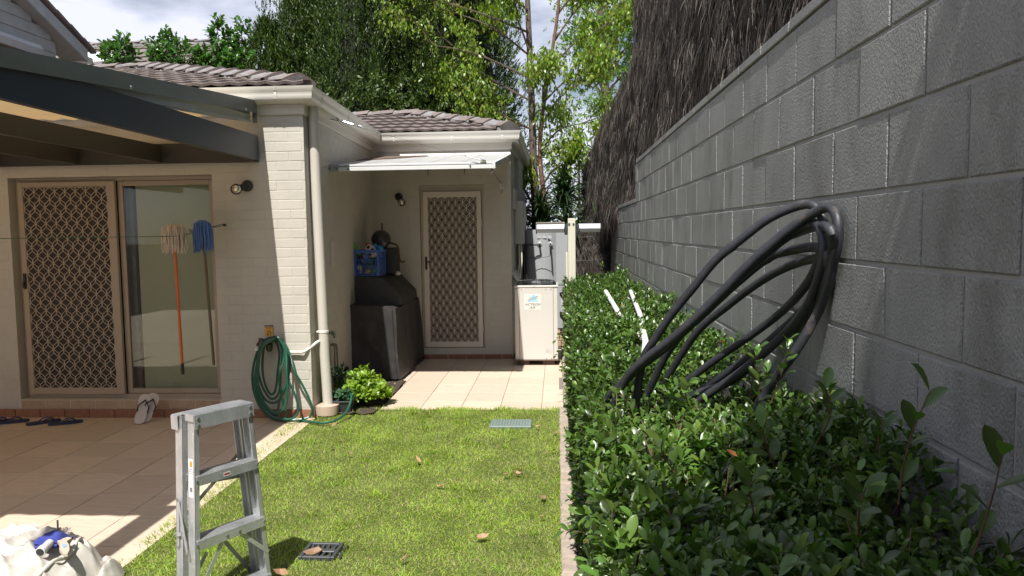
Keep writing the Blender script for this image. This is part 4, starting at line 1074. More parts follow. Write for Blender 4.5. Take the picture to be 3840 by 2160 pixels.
sg=thing('tap_sign','small yellow warning sign with black header and tap symbol above the hose','sign',(-2.6275,6.60,.757))
YEL=mat("sign_yellow",(.62,.32,.035),.45,.05); SBK=mat("sign_black",(.03,.02,.02),.45,.05); SCR=mat("sign_cream_letters",(.7,.6,.45),.5,.05)
MB().box((-2.666,6.597,.757),(-2.589,6.600,.836)).build('plate',YEL,sg)
MB().box((-2.666,6.597,.8365),(-2.589,6.600,.855)).build('header',SBK,sg)
put_text('WARNING',.0135,(-2.6275,6.5955,.8455),SCR,sg,FACE,0,.0002,1.05)
put_text('RAIN WATER',.0065,(-2.6275,6.5955,.8275),SBK,sg,FACE,0,.0001)
put_text('IN OPERATION',.0065,(-2.6275,6.5955,.8195),SBK,sg,FACE,0,.0001,.95)
MB().tube(smooth_path([(-2.640,6.5955,.786),(-2.638,6.5955,.795),(-2.630,6.5955,.799),(-2.618,6.5955,.798),(-2.611,6.5955,.792),(-2.611,6.5955,.768)],4),.0028,6).box((-2.634,6.593,.801),(-2.622,6.5965,.804)).box((-2.629,6.593,.797),(-2.626,6.5965,.803)).box((-2.644,6.594,.765),(-2.631,6.5965,.779)).build('tap_symbol',SBK,sg)
# small tap and pipes on the recess wall behind the downpipe
t3=thing('side_tap','small grey tap and copper pipes low on the recess wall right of the downpipe','tap',(-2.27,7.3,.35))
MB().tube([(-2.30,7.22,.70),(-2.20,7.20,.70)],.014,10).tube([(-2.205,7.20,.715),(-2.205,7.20,.65)],.016,10).lathe((-2.235,7.205,.70),(1,0,0),[(.024,0),(.024,.012)],10).build('tap_body',ALUD,t3,smooth=True)
MB().tube(smooth_path([(-2.29,7.32,.56),(-2.25,7.32,.56),(-2.245,7.32,.52),(-2.25,7.32,.05)],4),.009,8).tube(smooth_path([(-2.29,7.38,.56),(-2.25,7.37,.56),(-2.235,7.36,.50),(-2.225,7.36,.05)],4),.009,8).build('pipe',mat("dull_copper",(.25,.20,.15),.5,metal=.4),t3,smooth=True)
bp_=thing('irrigation_riser','black irrigation pipe with fittings rising beside the lime green shrub','pipe',(-2.16,7.3,.0))
MB().tube(smooth_path([(-2.21,7.30,.0),(-2.205,7.30,.13),(-2.19,7.30,.215),(-2.14,7.29,.30),(-2.11,7.29,.345)],5),.016,10).build('riser',BLACK,bp_,smooth=True)
for p in [(-2.2,7.30,.17),(-2.165,7.295,.255),(-2.118,7.29,.33)]: MB().lathe(p,(.5,0,.8),[(.023,-.014),(.023,.014)],10).build('fitting',BLACK,bp_)

# ------------------------------------------------------------------ mops and line under the pergola
ln=thing('clothes_line','thin green line strung under the pergola with a wire hook at the wall','line',(-3.0,6.58,1.76))
MB().tube([(-3.095,6.3,1.705),(-3.204,6.1,1.672),(-3.885,5.0,1.672),(-4.6,4.0,1.675),(-6.0,2.1,1.70)],.0028,5).build('green_line',mat("green_wire",(.03,.13,.06),.4),ln)
MB().tube(smooth_path([(-3.0,6.60,1.768),(-3.01,6.57,1.772),(-3.03,6.53,1.765),(-3.06,6.47,1.748),(-3.03,6.53,1.752),(-3.01,6.57,1.762)],3),.0035,5).tube([(-3.06,6.47,1.748),(-3.095,6.3,1.705)],.003,5).build('wire_hook',mat("dark_green_wire",(.03,.07,.045),.4),ln)
MB().lathe((-3.0,6.605,1.768),(0,-1,0),[(.012,0),(.012,.02)],8).build('eye_bolt',BLACK,ln)
def mop(label,head,foot,m,handle,w,h,tipcol):
    t=thing('mop',label,'mop',(foot[0],foot[1],foot[2]))
    hd=Vector(head); ft=Vector(foot); d=(ft-hd).normalized()
    MB().tube([hd+d*.03,ft],.0125,10).build('handle',handle,t,smooth=True)
    if tipcol: MB().tube([ft-d*.09,ft+d*.004],.0145,10).build('grip',tipcol,t,smooth=True)
    MB().cbox(hd+Vector((-.035,-.02,-.015)),hd+Vector((.035,.02,.02)),.005).build('head_clamp',ALUD,t)
    st_=MB()
    for k in range(150):
        a=random.uniform(0,2*math.pi); rr=random.uniform(.25,1)**.6
        ox,oy=math.cos(a)*w*.5*rr, math.sin(a)*w*.42*rr; top=hd+Vector((ox*.45,oy*.4,.035*(1-rr)+.012)); hh=h*random.uniform(.78,1.05)
        st_.tube(smooth_path([top,top+Vector((ox*.5,oy*.5,-.01)),top+Vector((ox*.62+random.uniform(-.012,.012),oy*.62,-hh*.45)),top+Vector((ox*.6+random.uniform(-.02,.02),oy*.55,-hh))],2),.0032,4,cap=False)
    st_.build('mop_strings',m,t,kind='stuff')
mop('mop with cream string head and orange handle hanging on the green line',(-3.25,6.17,1.745),(-3.243,6.2,.487),mat("cream_mop_string",(.62,.53,.44),.8,.15,40),mat("orange_handle",(.62,.13,.02),.35,.08),.20,.23,BLACK)
mop('mop with blue string head and brown wooden handle hanging beside the cream mop',(-3.05,6.28,1.775),(-3.012,6.3,.545),mat("blue_mop_string",(.10,.18,.42),.8,.15,40),mat("worn_brown_handle",(.13,.085,.05),.6,.2,30),.155,.26,None)
MB().cbox((-3.16,6.26,1.705),(-3.10,6.28,1.73),.003).build('line_tensioner',ALUD,ln)

# ------------------------------------------------------------------ thongs
def sole(mb,c,ang,L_=.27,th=.016,tilt=None):
    pts=[(-.30,.0),(-.36,.12),(-.36,.25),(-.30,.40),(-.32,.55),(-.40,.72),(-.40,.86),(-.28,.97),(-.05,1.0),(.20,.97),(.36,.85),(.38,.70),(.33,.52),(.31,.35),(.33,.20),(.28,.06),(.10,-.01),(-.10,-.02)]
    ca,sa=math.cos(ang),math.sin(ang); V=[]
    for (a,b) in pts:
        x_,y_=a*L_*.50,(b-.5)*L_; V.append((x_,y_,0))
    return pts,V
def thong(label,c,rot,m,strapm,L_=.27,group=None,name='thong_sandal'):
    t=thing(name,label,'thong',c,group)
    _,V=sole(None,c,0,L_)
    rm=rot; cc=Vector(c)
    up_=rm@Vector((0,0,1))
    n=len(V)
    b_=MB().add([cc+rm@Vector((v[0],v[1],0)) for v in V]+[cc+rm@Vector((v[0]*.97,v[1]*.985,.017)) for v in V],[tuple(range(n))[::-1],tuple(range(n,2*n))]+[(i,(i+1)%n,(i+1)%n+n,i+n) for i in range(n)])
    b_.build('sole',m,t)
    tm=Vector((0,.29*L_,.017))
    for s_ in (-1,1):
        MB().tube(smooth_path([cc+rm@(tm+Vector((0,0,0))),cc+rm@(tm+Vector((s_*.012,-.02,.022))),cc+rm@Vector((s_*.042,.06*L_,.040)),cc+rm@Vector((s_*.041,-.12*L_,.018))],4),.0055,6).build('strap',strapm,t,smooth=True)
    return t
NAVY=mat("navy_foam",(.018,.028,.075),.6,.1); NAVS=mat("navy_strap",(.03,.045,.11),.4,.1)
WHF=mat("white_foam_sole",(.62,.55,.52),.6,.06,20); BKS=mat("black_strap",(.03,.027,.027),.4)
def rz(a): return Matrix.Rotation(a,3,'Z')
thong('navy blue thong, left of the pair lying on the patio under the grille door',(-4.66,6.39,.001),rz(R(-48)),NAVY,NAVS)
thong('navy blue thong, right of the pair lying on the patio under the grille door',(-4.44,6.37,.001),rz(R(-62)),NAVY,NAVS)
thong('navy blue thong lying at the left edge of the photo beside the step',(-4.97,6.40,.001),rz(R(-62)),NAVY,NAVS)
thong('navy blue thong mostly cut off by the left edge of the photo',(-5.11,6.39,.001),rz(R(-50)),NAVY,NAVS)
lean=Matrix.Rotation(R(24),3,'Z')@Matrix.Rotation(R(62),3,'X')
thong('white thong with black straps leaning upright against the brick step, front one',(-3.735,6.405,.128),Matrix.Rotation(R(17),3,'Y')@lean,WHF,BKS)
thong('white thong with black straps leaning against the brick step, behind its pair',(-3.70,6.455,.128),Matrix.Rotation(R(25),3,'Y')@lean,WHF,BKS)

# ------------------------------------------------------------------ step ladder
ld=thing('step_ladder','paint splashed aluminium step ladder standing folded at the edge of the lawn','ladder',(-1.55,3.2,0))
lu=Vector((.53,.848,0)); lnn=Vector((-.848,.53,0)); zz=Vector((0,0,1))
TOP=.895
A=Vector((-1.582,3.105,0)); 
def lp(u,n,z,off=A): 
    # u along the width from left, n depth (back), z height; the frame widens and leans towards the base
    t=(TOP-z)
    return off+lu*u+lnn*(n-.038*t)+zz*z
Wd=.285
def rail(name,nd,side,wdt=.055,fl=.022,spl=.062,z0=.0,z1=TOP-.012,extra=0.0):
    """C channel rail on the left (side -1) or right (+1)"""
    def pt(z,du,dn):
        t=TOP-z; ub = (0-spl*t-extra) if side<0 else (Wd+spl*t+extra)
        return lp(ub+ (du if side<0 else -du), nd+dn, z)
    mb=MB(); th=.003
    for (u0_,u1_,n0,n1) in ((0,th,0,wdt),(0,fl,0,th),(0,fl,wdt-th,wdt)):
        vs=[pt(z,u,n) for z in (z0,z1) for (u,n) in ((u0_,n0),(u1_,n0),(u1_,n1),(u0_,n1))]
        mb.add(vs,[(0,1,2,3),(4,5,6,7),(0,1,5,4),(1,2,6,5),(2,3,7,6),(3,0,4,7)])
    return mb.build(name,ALU,ld)
rl=rail('left_rail',0,-1); rr_=rail('right_rail',0,1)
rb_l=rail('rear_left_rail',.075,-1,extra=.012); rb_r=rail('rear_right_rail',.075,1,extra=.0)
def rivet(p,d,r=.007,par=None):
    MB().lathe(p,d,[(r,0),(r,.002),(r*.6,.004)],8).build('rivet',mat("steel_rivet",(.42,.42,.43),.35,.1,metal=.9),par or ld,smooth=True)
def plankbox(name,u0_,u1_,n0,n1,z0,z1,par=ld,m=ALU,groove=True):
    mb=MB(); 
    q=[lp(u,n,z) for z in (z0,z1) for (u,n) in ((u0_,n0),(u1_,n0),(u1_,n1),(u0_,n1))]
    mb.add(q,[(0,3,2,1),(4,5,6,7),(0,1,5,4),(1,2,6,5),(2,3,7,6),(3,0,4,7)])
    o=mb.build(name,m,par)
    if groove:
        g=MB(); k=9
        for i in range(k):
            a=n0+(n1-n0)*(i+.2)/k; b=n0+(n1-n0)*(i+.62)/k
            vs=[lp(u,n,z) for z in (z1+.0003,z1+.0022) for (u,n) in ((u0_+.002,a),(u1_-.002,a),(u1_-.002,b),(u0_+.002,b))]
            g.add(vs,[(0,3,2,1),(4,5,6,7),(0,1,5,4),(1,2,6,5),(2,3,7,6),(3,0,4,7)])
        g.build('tread_ribs',m,o)
    return o
plankbox('top_cap',-.006,Wd+.006,-.006,.092,TOP-.006,TOP)
plankbox('cap_front',-.006,Wd+.006,-.010,-.0065,TOP-.062,TOP-.001,groove=False)
plankbox('cap_side',-.009,-.0065,-.006,.06,TOP-.030,TOP-.001,groove=False)
plankbox('rear_cap',-.022,Wd+.01,.094,.145,TOP-.014,TOP-.010,groove=False)
plankbox('rear_cap_lip',-.026,-.0225,.094,.145,TOP-.075,TOP-.014,groove=False)
fd=-lnn
for (u,z) in ((.010,TOP-.018),(.010,TOP-.048),(Wd-.012,TOP-.018),(Wd-.012,TOP-.048)): rivet(lp(u,-.010,z),fd,.008)
for zt in (.625,.345,.065):
    t=TOP-zt; a=-.062*t+.004; b=Wd+.062*t-.004
    tr=plankbox('tread',a,b,-.004,.072,zt-.004,zt)
    plankbox('tread_lip',a,b,-.008,-.0045,zt-.042,zt,par=tr,groove=False)
    plankbox('tread_rear_lip',a,b,.0725,.075,zt-.030,zt,par=tr,groove=False)
    rivet(lp(a-.001,-.0085,zt-.02),fd,.007,tr); rivet(lp(b-.004,-.0085,zt-.02),fd,.007,tr)
    if zt<.6:
        for f_ in (.42,.60): rivet(lp(a+(b-a)*f_,-.0085,zt-.022),fd,.007,tr)
# label on the second tread lip
MB().add([lp(u,-.0092,z) for (u,z) in ((.115,.592),(.150,.592),(.150,.612),(.115,.612))],[(0,1,2,3)]).build('tread_sticker',mat("sticker_grey_white",(.55,.53,.52),.5),ld,recalc=False)
MB().add([lp(u,-.0096,z) for (u,z) in ((.119,.598),(.146,.598),(.146,.606),(.119,.606))],[(0,1,2,3)]).build('tread_sticker_mark',mat("sticker_red",(.30,.03,.03),.5),ld,recalc=False)
# rear frame horizontal and diagonal braces
def flat(name,p,q,w,th,side=lnn,m=ALUD):
    p=Vector(p); q=Vector(q); d=(q-p).normalized(); wv=d.cross(side).normalized()
    return MB().obox((p+q)/2,d,wv,side,(q-p).length/2,w/2,th/2).build(name,m,ld)
flat('rear_brace',lp(-.01,.135,.56),lp(Wd+.02,.135,.52),.018,.002)
flat('rear_brace',lp(-.02,.137,.40),lp(Wd+.01,.137,.63),.018,.002)
flat('rear_brace',lp(-.03,.135,.28),lp(Wd+.03,.135,.26),.018,.002)
flat('knee_brace',lp(.10,.005,.305),lp(-.04,-.0,.10),.018,.003,m=ALU); flat('knee_brace',lp(.19,.005,.305),lp(Wd+.045,.0,.17),.018,.003,m=ALU)
flat('knee_brace',lp(.10,.138,.22),lp(-.04,.138,.03),.018,.003); flat('knee_brace',lp(.19,.138,.24),lp(Wd+.045,.138,.03),.018,.003)
# folded spreader on the left side
sdv=-lu
def lside(n,z,o=.004): return lp(-.062*(TOP-z)-.012-o,n,z)
flat('spreader_arm',lside(.105,.50),lside(.105,.30),.013,.003,side=sdv,m=ALU)
flat('spreader_arm',lside(.100,.52,.009),lside(.028,.29,.009),.013,.003,side=sdv,m=ALU)
flat('spreader_clip',lside(.115,.36,.012),lside(.075,.37,.012),.016,.003,side=sdv,m=ALU)
rivet(lside(.100,.515,.011),sdv,.009); rivet(lside(.029,.293,.011),sdv,.010); rivet(lside(.105,.305,.006),sdv,.006); rivet(lside(.112,.362,.014),sdv,.005)
# label with maker's print on the left front rail
def lpl(n,z,o=.0012): return lp(-.062*(TOP-z)-o,n,z)
lab=MB().add([lpl(.009,.532),lpl(.046,.532),lpl(.046,.70),lpl(.009,.70)],[(0,1,2,3)]).build('label',mat("ladder_label",(.80,.78,.78),.45,.02),ld,recalc=False)
MB().add([lpl(.016,.665,.002),lpl(.036,.665,.002),lpl(.036,.690,.002),lpl(.016,.690,.002)],[(0,1,2,3)]).build('label_emblem',mat("label_orange",(.80,.30,.04),.45),lab,recalc=False)
LROT=Matrix((-lnn,zz.copy(),-lu)).transposed().to_quaternion()
INK=mat("label_ink",(.10,.10,.11),.5)
for k,(tx,sz) in enumerate([('DOMESTIC',.0065),('DOUBLE SIDED',.0058),('STEP LADDER',.0058)]):
    put_text(tx,sz,lpl(.0275,.655-k*.009,.0022),INK,lab,LROT,0,.0001,.95)
for k in range(5): MB().add([lpl(.012+.002*(k%2),.624-k*.007,.0022),lpl(.043-.003*(k%2),.624-k*.007,.0022),lpl(.043-.003*(k%2),.626-k*.007,.0022),lpl(.012+.002*(k%2),.626-k*.007,.0022)],[(0,1,2,3)]).build('label_line',mat("label_fine_print",(.45,.45,.46),.5),lab,recalc=False)
bc=MB()
for k,(a,b) in enumerate([(0,.002),(.003,.004),(.006,.0085),(.0095,.0105),(.013,.0155),(.0165,.018),(.019,.0195)]):
    bc.add([lpl(.017+a,.556,.0022),lpl(.017+b,.556,.0022),lpl(.017+b,.577,.0022),lpl(.017+a,.577,.0022)],[(0,1,2,3)])
bc.build('barcode',INK,lab,recalc=False)
for s_,u in ((-1,-.062*TOP),(1,Wd+.062*TOP)):
    for nd in (.0,.075): 
        c=lp(u+(.011 if s_<0 else -.011),nd+.027,.0); MB().obox(c+zz*.015,lu,lnn,zz,.016,.032,.02).build('foot',BLACK,ld)

# ------------------------------------------------------------------ drop sheet heap with tools
ds=thing('drop_sheet','crumpled white canvas drop sheet heaped on the patio corner','drop sheet',(-2.55,3.35,0))
N=110; V=[];F=[]
from mathutils import noise as mn
for i in range(N+1):
    for j in range(N+1):
        u=i/N*2-1; v=j/N*2-1
        # superellipse plan, heap profile
        x=-2.60+u*.43; y_=3.25+v*.40
        rr_2=(abs(u)**2.4+abs(v)**2.4)**(1/2.4)
        rag_=.10*mn.noise(Vector((math.atan2(v,u)*1.6,rr_2,3)))
        e=max(0,1-(rr_2+rag_)); h=.21*(1-(1-min(1,e*1.9))**2.2)
        fold=.03*mn.noise(Vector((u*2.6+v*1.3,v*1.6,0)))+.036*(1-abs(math.sin((u*1.9-v*.8+1.3*mn.noise(Vector((u*1.1,v*1.1,5))))*3.1)))**1.6+.020*(1-abs(math.sin((u*1.3+v*2.6+1.1*mn.noise(Vector((u*1.5,v*1.5,15))))*3.1)))**2+.014*mn.noise(Vector((u*7,v*7,1)))+.005*mn.noise(Vector((u*19,v*19,4)))
        hh=h+fold*min(1,e*5)
        sx=1-.10*max(0,rr_2-.8)
        V.append((-2.60+u*.43*sx,3.25+v*.40*sx,max(.003+ (.012*abs(mn.noise(Vector((u*6,v*6,2)))) if e<=0 else 0),hh)))
for i in range(N):
    for j in range(N):
        u=(i+.5)/N*2-1; v=(j+.5)/N*2-1; rr_2=(abs(u)**2.4+abs(v)**2.4)**(1/2.4)
        if rr_2>1.02+.12*mn.noise(Vector((math.atan2(v,u)*2.1,1,0))): continue
        a=i*(N+1)+j; F.append((a,a+N+1,a+N+2,a+1))
CANV=mat("white_canvas",(.50,.465,.41),.85,.05,6,.35,260,dirt=(.55,.48,.38),dscale=6,dthr=.66)
MB().add(V,F).build('cloth',CANV,ds,smooth=True)
def sheet_z(x,y_):
    return max([v[2] for v in sorted(V0,key=lambda v:(v[0]-x)**2+(v[1]-y_)**2)[:3]])
V0=list(V)
MB().tube(smooth_path([(x,y_,sheet_z(x,y_)+.001) for x,y_ in [(-2.42,3.50),(-2.36,3.44),(-2.32,3.36),(-2.30,3.26),(-2.30,3.16),(-2.32,3.06)]],5),.009,8).build('hem_roll',CANV,ds,smooth=True)
V=[];F=[];M_=26
for i in range(M_+1):
    for j in range(M_+1):
        u=i/M_*2-1;v=j/M_*2-1; rr_2=math.hypot(u,v); e=max(0,1-rr_2)
        V.append((-2.235+u*.085,3.40+v*.13,.004+.095*(1-(1-min(1,e*2))**2)*(.8+.4*mn.noise(Vector((u*3,v*3,9))))))
for i in range(M_):
    for j in range(M_):
        u=(i+.5)/M_*2-1;v=(j+.5)/M_*2-1
        if math.hypot(u,v)<1: a=i*(M_+1)+j; F.append((a,a+M_+1,a+M_+2,a+1))
MB().add(V,F).build('fold_corner',CANV,ds,smooth=True)
hz=.258
rg=thing('blue_sponge_pad','blue terry paint pad lying on the white drop sheet','cloth',(-2.39,3.28,hz))
V=[];F=[];M_=14
for i in range(M_+1):
    for j in range(M_+1):
        u=i/M_;v=j/M_; edge_=min(u,1-u,v,1-v)
        x=-2.455+u*.115+.012*math.sin(v*5); y_=3.225+v*.10+.03*u
        V.append((x,y_,hz-.012+.032*min(1,edge_*6)+.006*math.sin(u*9+v*4)))
for i in range(M_):
    for j in range(M_): a=i*(M_+1)+j; F.append((a,a+M_+1,a+M_+2,a+1))
MB().add(V,F).slab([(-2.46,3.222,hz-.03),(-2.34,3.25,hz-.03),(-2.335,3.355,hz-.03),(-2.455,3.325,hz-.03)],(0,0,.012)).build('terry_cloth',mat("blue_terry",(.045,.06,.30),.9,.3,120,.9,300,bdist=.006),rg,smooth=True)
MB().tube([(-2.462,3.222,hz-.022),(-2.40,3.228,hz-.016),(-2.342,3.25,hz-.018)],.009,6).build('rolled_edge',mat("dark_blue_edge",(.03,.035,.20),.8),rg,smooth=True)
br=MB()
for k in range(34): 
    a=random.uniform(0,1); br.tube([(-2.44+a*.085,3.335+a*.02,hz-.01),(-2.445+a*.09,3.372+a*.015,hz+.012+random.uniform(-.006,.006))],.0018,3)
br.build('bristles',mat("grey_bristles",(.42,.37,.34),.8,.3,60),rg)
rp_=thing('roller_core','short white speckled roller core lying on the drop sheet','roller core',(-2.37,3.2,hz))
MB().lathe((-2.372,3.245,hz-.002),(.12,-1,-.12),[(.017,0),(.019,.01),(.018,.045),(.022,.058),(.022,.085),(.018,.086),(.017,.06)],18).build('tube',mat("speckled_white",(.55,.55,.54),.5,.3,120,dirt=(.1,.1,.1),dscale=60,dthr=.62),rp_,smooth=True)
MB().lathe((-2.362,3.161,hz-.0125),(.12,-1,-.12),[(.0165,0),(.0165,.0015)],18).build('bore',BLACK,rp_)
pb_=thing('paint_brush','old paint brush with pale wooden handle lying on the drop sheet','paint brush',(-2.30,3.2,hz-.02))
MB().slab([(-2.345,3.275,hz-.012),(-2.325,3.30,hz-.012),(-2.300,3.295,hz-.014),(-2.305,3.262,hz-.016),(-2.275,3.235,hz-.02),(-2.245,3.195,hz-.026),(-2.235,3.165,hz-.032),(-2.25,3.160,hz-.032),(-2.29,3.19,hz-.024),(-2.32,3.235,hz-.016),(-2.345,3.255,hz-.012)],(0,0,.014)).build('handle',mat("pale_wood_handle",(.48,.38,.30),.5,.12,30),pb_)
MB().slab([(-2.300,3.222,hz-.003),(-2.287,3.232,hz-.003),(-2.268,3.212,hz-.008),(-2.280,3.203,hz-.008)],(0,0,.002)).build('blue_label',mat("blue_print",(.22,.34,.52),.5),pb_)
MB().tube([(-2.415,3.36,hz-.03),(-2.420,3.37,hz+.055)],.0045,8).build('tin_handle_rod',mat("steel_rod",(.30,.28,.25),.45,metal=.6),ds)

# ------------------------------------------------------------------ barbecue under its cover
bq=thing('covered_barbecue','barbecue under a faded black fabric cover standing in the recess','barbecue',(-2.1,9.0,0))
def cloth_block(name, prof, y0,y1, m, nz=22, ny=26, amp=.012):
    """prof: closed list (x,z) of the cross section seen from the front; extruded along y with wrinkles"""
    V=[];F=[]; pr=[]
    for i in range(len(prof)):
        a=Vector(prof[i]); b=Vector(prof[(i+1)%len(prof)]); k=max(2,int((b-a).length/.045))
        for j in range(k): pr.append(a.lerp(b,j/k))
    n=len(pr); cx_=sum(p[0] for p in pr)/n; cz_=sum(p[1] for p in pr)/n
    ys_=[y0+.0]+[y0+(y1-y0)*j/ny for j in range(ny+1)]+[y1]
    for jj,yv in enumerate(ys_):
        sc_=.985 if jj in (0,len(ys_)-1) else 1
        for p in pr:
            w=mn.noise(Vector((p[0]*3,yv*3,p[1]*1.4)))*amp+mn.noise(Vector((p[0]*11,yv*11,p[1]*3)))*amp*.35
            dx,dz=p[0]-cx_,p[1]-cz_; l=math.hypot(dx,dz)
            V.append((cx_+dx*sc_+dx/l*w,yv,cz_+dz*sc_+ (dz/l*w if p[1]>.06 else 0)))
    for j in range(len(ys_)-1):
        for i in range(n):
            i2=(i+1)%n; F.append((j*n+i,j*n+i2,(j+1)*n+i2,(j+1)*n+i))
    # front and back faces as grids (fan to a wrinkled inner ring)
    for (base,yv,sg_) in ((0,y0,-1),((len(ys_)-1)*n,y1,1)):
        rings=[list(range(base,base+n))]
        for q in (.75,.5,.25):
            st0=len(V)
            for p in pr:
                x_=cx_+(p[0]-cx_)*q; z_=cz_+(p[1]-cz_)*q
                V.append((x_,yv+sg_*(-.004)+mn.noise(Vector((x_*5,z_*1.5,7)))*amp*1.5,z_))
            rings.append(list(range(st0,st0+n)))
        c0=len(V); V.append((cx_,yv,cz_))
        for a,b in zip(rings[:-1],rings[1:]):
            for i in range(n):
                i2=(i+1)%n; F.append((a[i],a[i2],b[i2],b[i]))
        for i in range(n): F.append((rings[-1][i],rings[-1][(i+1)%n],c0))
    return MB().add(V,F).build(name,m,bq,smooth=True)
cloth_block('lower_cover',[(-2.425,.03),(-2.43,.5),(-2.41,.862),(-2.35,.872),(-1.86,.848),(-1.825,.83),(-1.80,.45),(-1.77,.03)],8.24,9.68,COVER,amp=.034)
cloth_block('hood_cover',[(-2.385,.84),(-2.388,1.16),(-2.36,1.175),(-2.05,1.172),(-2.02,1.160),(-1.835,.965),(-1.82,.94),(-1.815,.84)],8.50,9.55,COVER,amp=.022)
MB().tube(smooth_path([(-1.86,8.228,.83),(-1.85,8.222,.6),(-1.84,8.226,.35),(-1.82,8.230,.04)],6),.006,6).build('seam',COVER,bq,smooth=True)
MB().tube([(-1.86,9.3,.985),(-1.85,9.28,.98),(-1.845,9.3,.97)],.004,5).build('emblem_stitch',mat("grey_stitch",(.2,.2,.2),.6),bq)

# ------------------------------------------------------------------ milk crate with toys
ck=thing('milk_crate','blue plastic milk crate full of toys standing on the covered barbecue','crate',(-2.2,8.66,1.18))
CB=mat("blue_crate_plastic",(.055,.12,.40),.4,.08)
cx0,cx1,cy0,cy1,cz0,cz1=-2.36,-2.055,8.50,8.84,1.183,1.487
cxw=cx1-cx0
MB().cbox((cx0-.006,cy0-.006,cz1-.035),(cx1+.006,cy0+.006,cz1),.002).cbox((cx0-.006,cy1-.006,cz1-.035),(cx1+.006,cy1+.006,cz1),.002).cbox((cx0-.006,cy0+.0065,cz1-.035),(cx0+.006,cy1-.0065,cz1),.002).cbox((cx1-.006,cy0+.0065,cz1-.035),(cx1+.006,cy1-.0065,cz1),.002).build('rim',CB,ck)
MB().cbox((cx0,cy0,cz0),(cx1,cy1,cz0+.012),.002).build('base',CB,ck)
for (a,b) in ((cx0,cy0),(cx1-.028,cy0),(cx0,cy1-.02),(cx1-.028,cy1-.02)): MB().cbox((a,b,cz0+.0125),(a+.028,b+.02,cz1-.0355),.002).build('corner_post',CB,ck)
def cage(p0,p1):
    p0=Vector(p0);p1=Vector(p1);d=(p1-p0);mb=MB()
    nrm2=Vector((d.y,-d.x,0)).normalized()
    def bar(a,b,w,vert):
        d_=(b-a).normalized(); wv=d.normalized() if vert else Vector((0,0,1))
        mb.obox((a+b)/2,d_,wv,nrm2,(b-a).length/2,w/2,.003)
    for f_ in (.0,.34,.60): 
        bar(p0+Vector((0,0,.03+f_*.27)),p1+Vector((0,0,.03+f_*.27)),.008,False)
    for k in range(8):
        q=p0+d*((k+.5)/8); bar(q+Vector((0,0,.03)),q+Vector((0,0,.19)),.006,True)
    for a,b in ((.02,.17),(.40,.62),(.62,.40),(.98,.83)): pass
    for (a,za,b,zb_) in ((.0,.19,.14,.27),(.30,.27,.44,.19),(.56,.19,.70,.27),(.86,.27,1.0,.19)):
        bar(p0+d*a+Vector((0,0,za)),p0+d*b+Vector((0,0,zb_)),.006,False)
    mb.obox(p0+d*.5+Vector((0,0,.205)),d.normalized(),(0,0,1),nrm2,.030,.045,.003)
    mb.build('side_lattice',CB,ck)
cage((cx0+.028,cy0+.004,cz0),(cx1-.028,cy0+.004,cz0)); cage((cx0+.028,cy1-.004,cz0),(cx1-.028,cy1-.004,cz0)); cage((cx1-.004,cy0+.02,cz0),(cx1-.004,cy1-.02,cz0)); cage((cx0+.004,cy0+.02,cz0),(cx0+.004,cy1-.02,cz0))
def ball(name,label,c,r,m,cat='ball',**k):
    t=thing(name,label,cat,(c[0],c[1],c[2]-r)); MB().sphere(c,r,20).build('shell',m,t,smooth=True); return t
bt=thing('toy_bat','green plastic toy cricket bat handle sticking out of the blue crate','toy bat',(-2.3,8.55,1.3))
MB().tube([(-2.415,8.50,1.675),(-2.39,8.51,1.625),(-2.31,8.56,1.47),(-2.26,8.60,1.34)],[.019,.019,.013,.016],12).build('handle',mat("lime_green_plastic",(.10,.42,.02),.4,.1,60),bt,smooth=True)
MB().lathe((-2.415,8.50,1.675),(-.42,.0,.9),[(.0195,0),(.0195,.008)],12).build('end_cap',mat("dark_green_cap",(.04,.12,.02),.5),bt)
sb=ball('soccer_ball','small white and black soccer ball on top of the crate toys',(-2.165,8.62,1.475),.085,mat("white_ball",(.62,.50,.46),.5,.05))
for (a,e) in ((-70,10),(-20,-15),(-110,30),(-60,60),(-150,5),(-95,-30)):
    d=Vector((math.cos(R(a))*math.cos(R(e)),math.sin(R(a))*math.cos(R(e)),math.sin(R(e)))); MB().lathe(Vector((-2.165,8.62,1.475))+d*.080,d,[(.022,0),(.022,.0045),(.012,.0062)],5).build('black_panel',BLACK,sb)
ball('black_ball','large black ball behind the toy crate',(-2.135,8.96,1.60),.118,mat("black_rubber_ball",(.035,.032,.03),.4,.1))
hd=thing('brown_stick','short brown wooden stick standing behind the black ball','stick',(-2.15,9.1,1.2)); MB().tube([(-2.15,9.10,1.25),(-2.153,9.10,1.80)],.011,8).build('shaft',mat("brown_wood",(.14,.07,.03),.6,.2,30),hd,smooth=True)
rd=thing('red_cap_toy','small red capped toy in the crate beside the soccer ball','toy',(-2.235,8.68,1.5)); MB().lathe((-2.232,8.69,1.50),(0,0,1),[(.024,0),(.024,.05),(.020,.062),(.01,.066)],14).build('cap',mat("red_plastic",(.55,.03,.03),.35,.05),rd,smooth=True)
bs=thing('spiky_toy','bright blue spiky rubber toy in the crate','toy',(-2.09,8.60,1.46))
mb=MB(); mb.sphere((-2.075,8.60,1.50),.045,14,(1.1,1,.8))
for k in range(60):
    d=Vector(RNG.normal(size=3)).normalized(); mb.lathe(Vector((-2.075+d.x*.049,8.60+d.y*.045,1.50+d.z*.036)),d,[(.005,0),(.002,.011)],4)
mb.tube([(-2.115,8.58,1.47),(-2.115,8.58,1.555)],.020,10).build('rubber_body',mat("cyan_blue_rubber",(.02,.20,.42),.45,.1),bs,smooth=True)
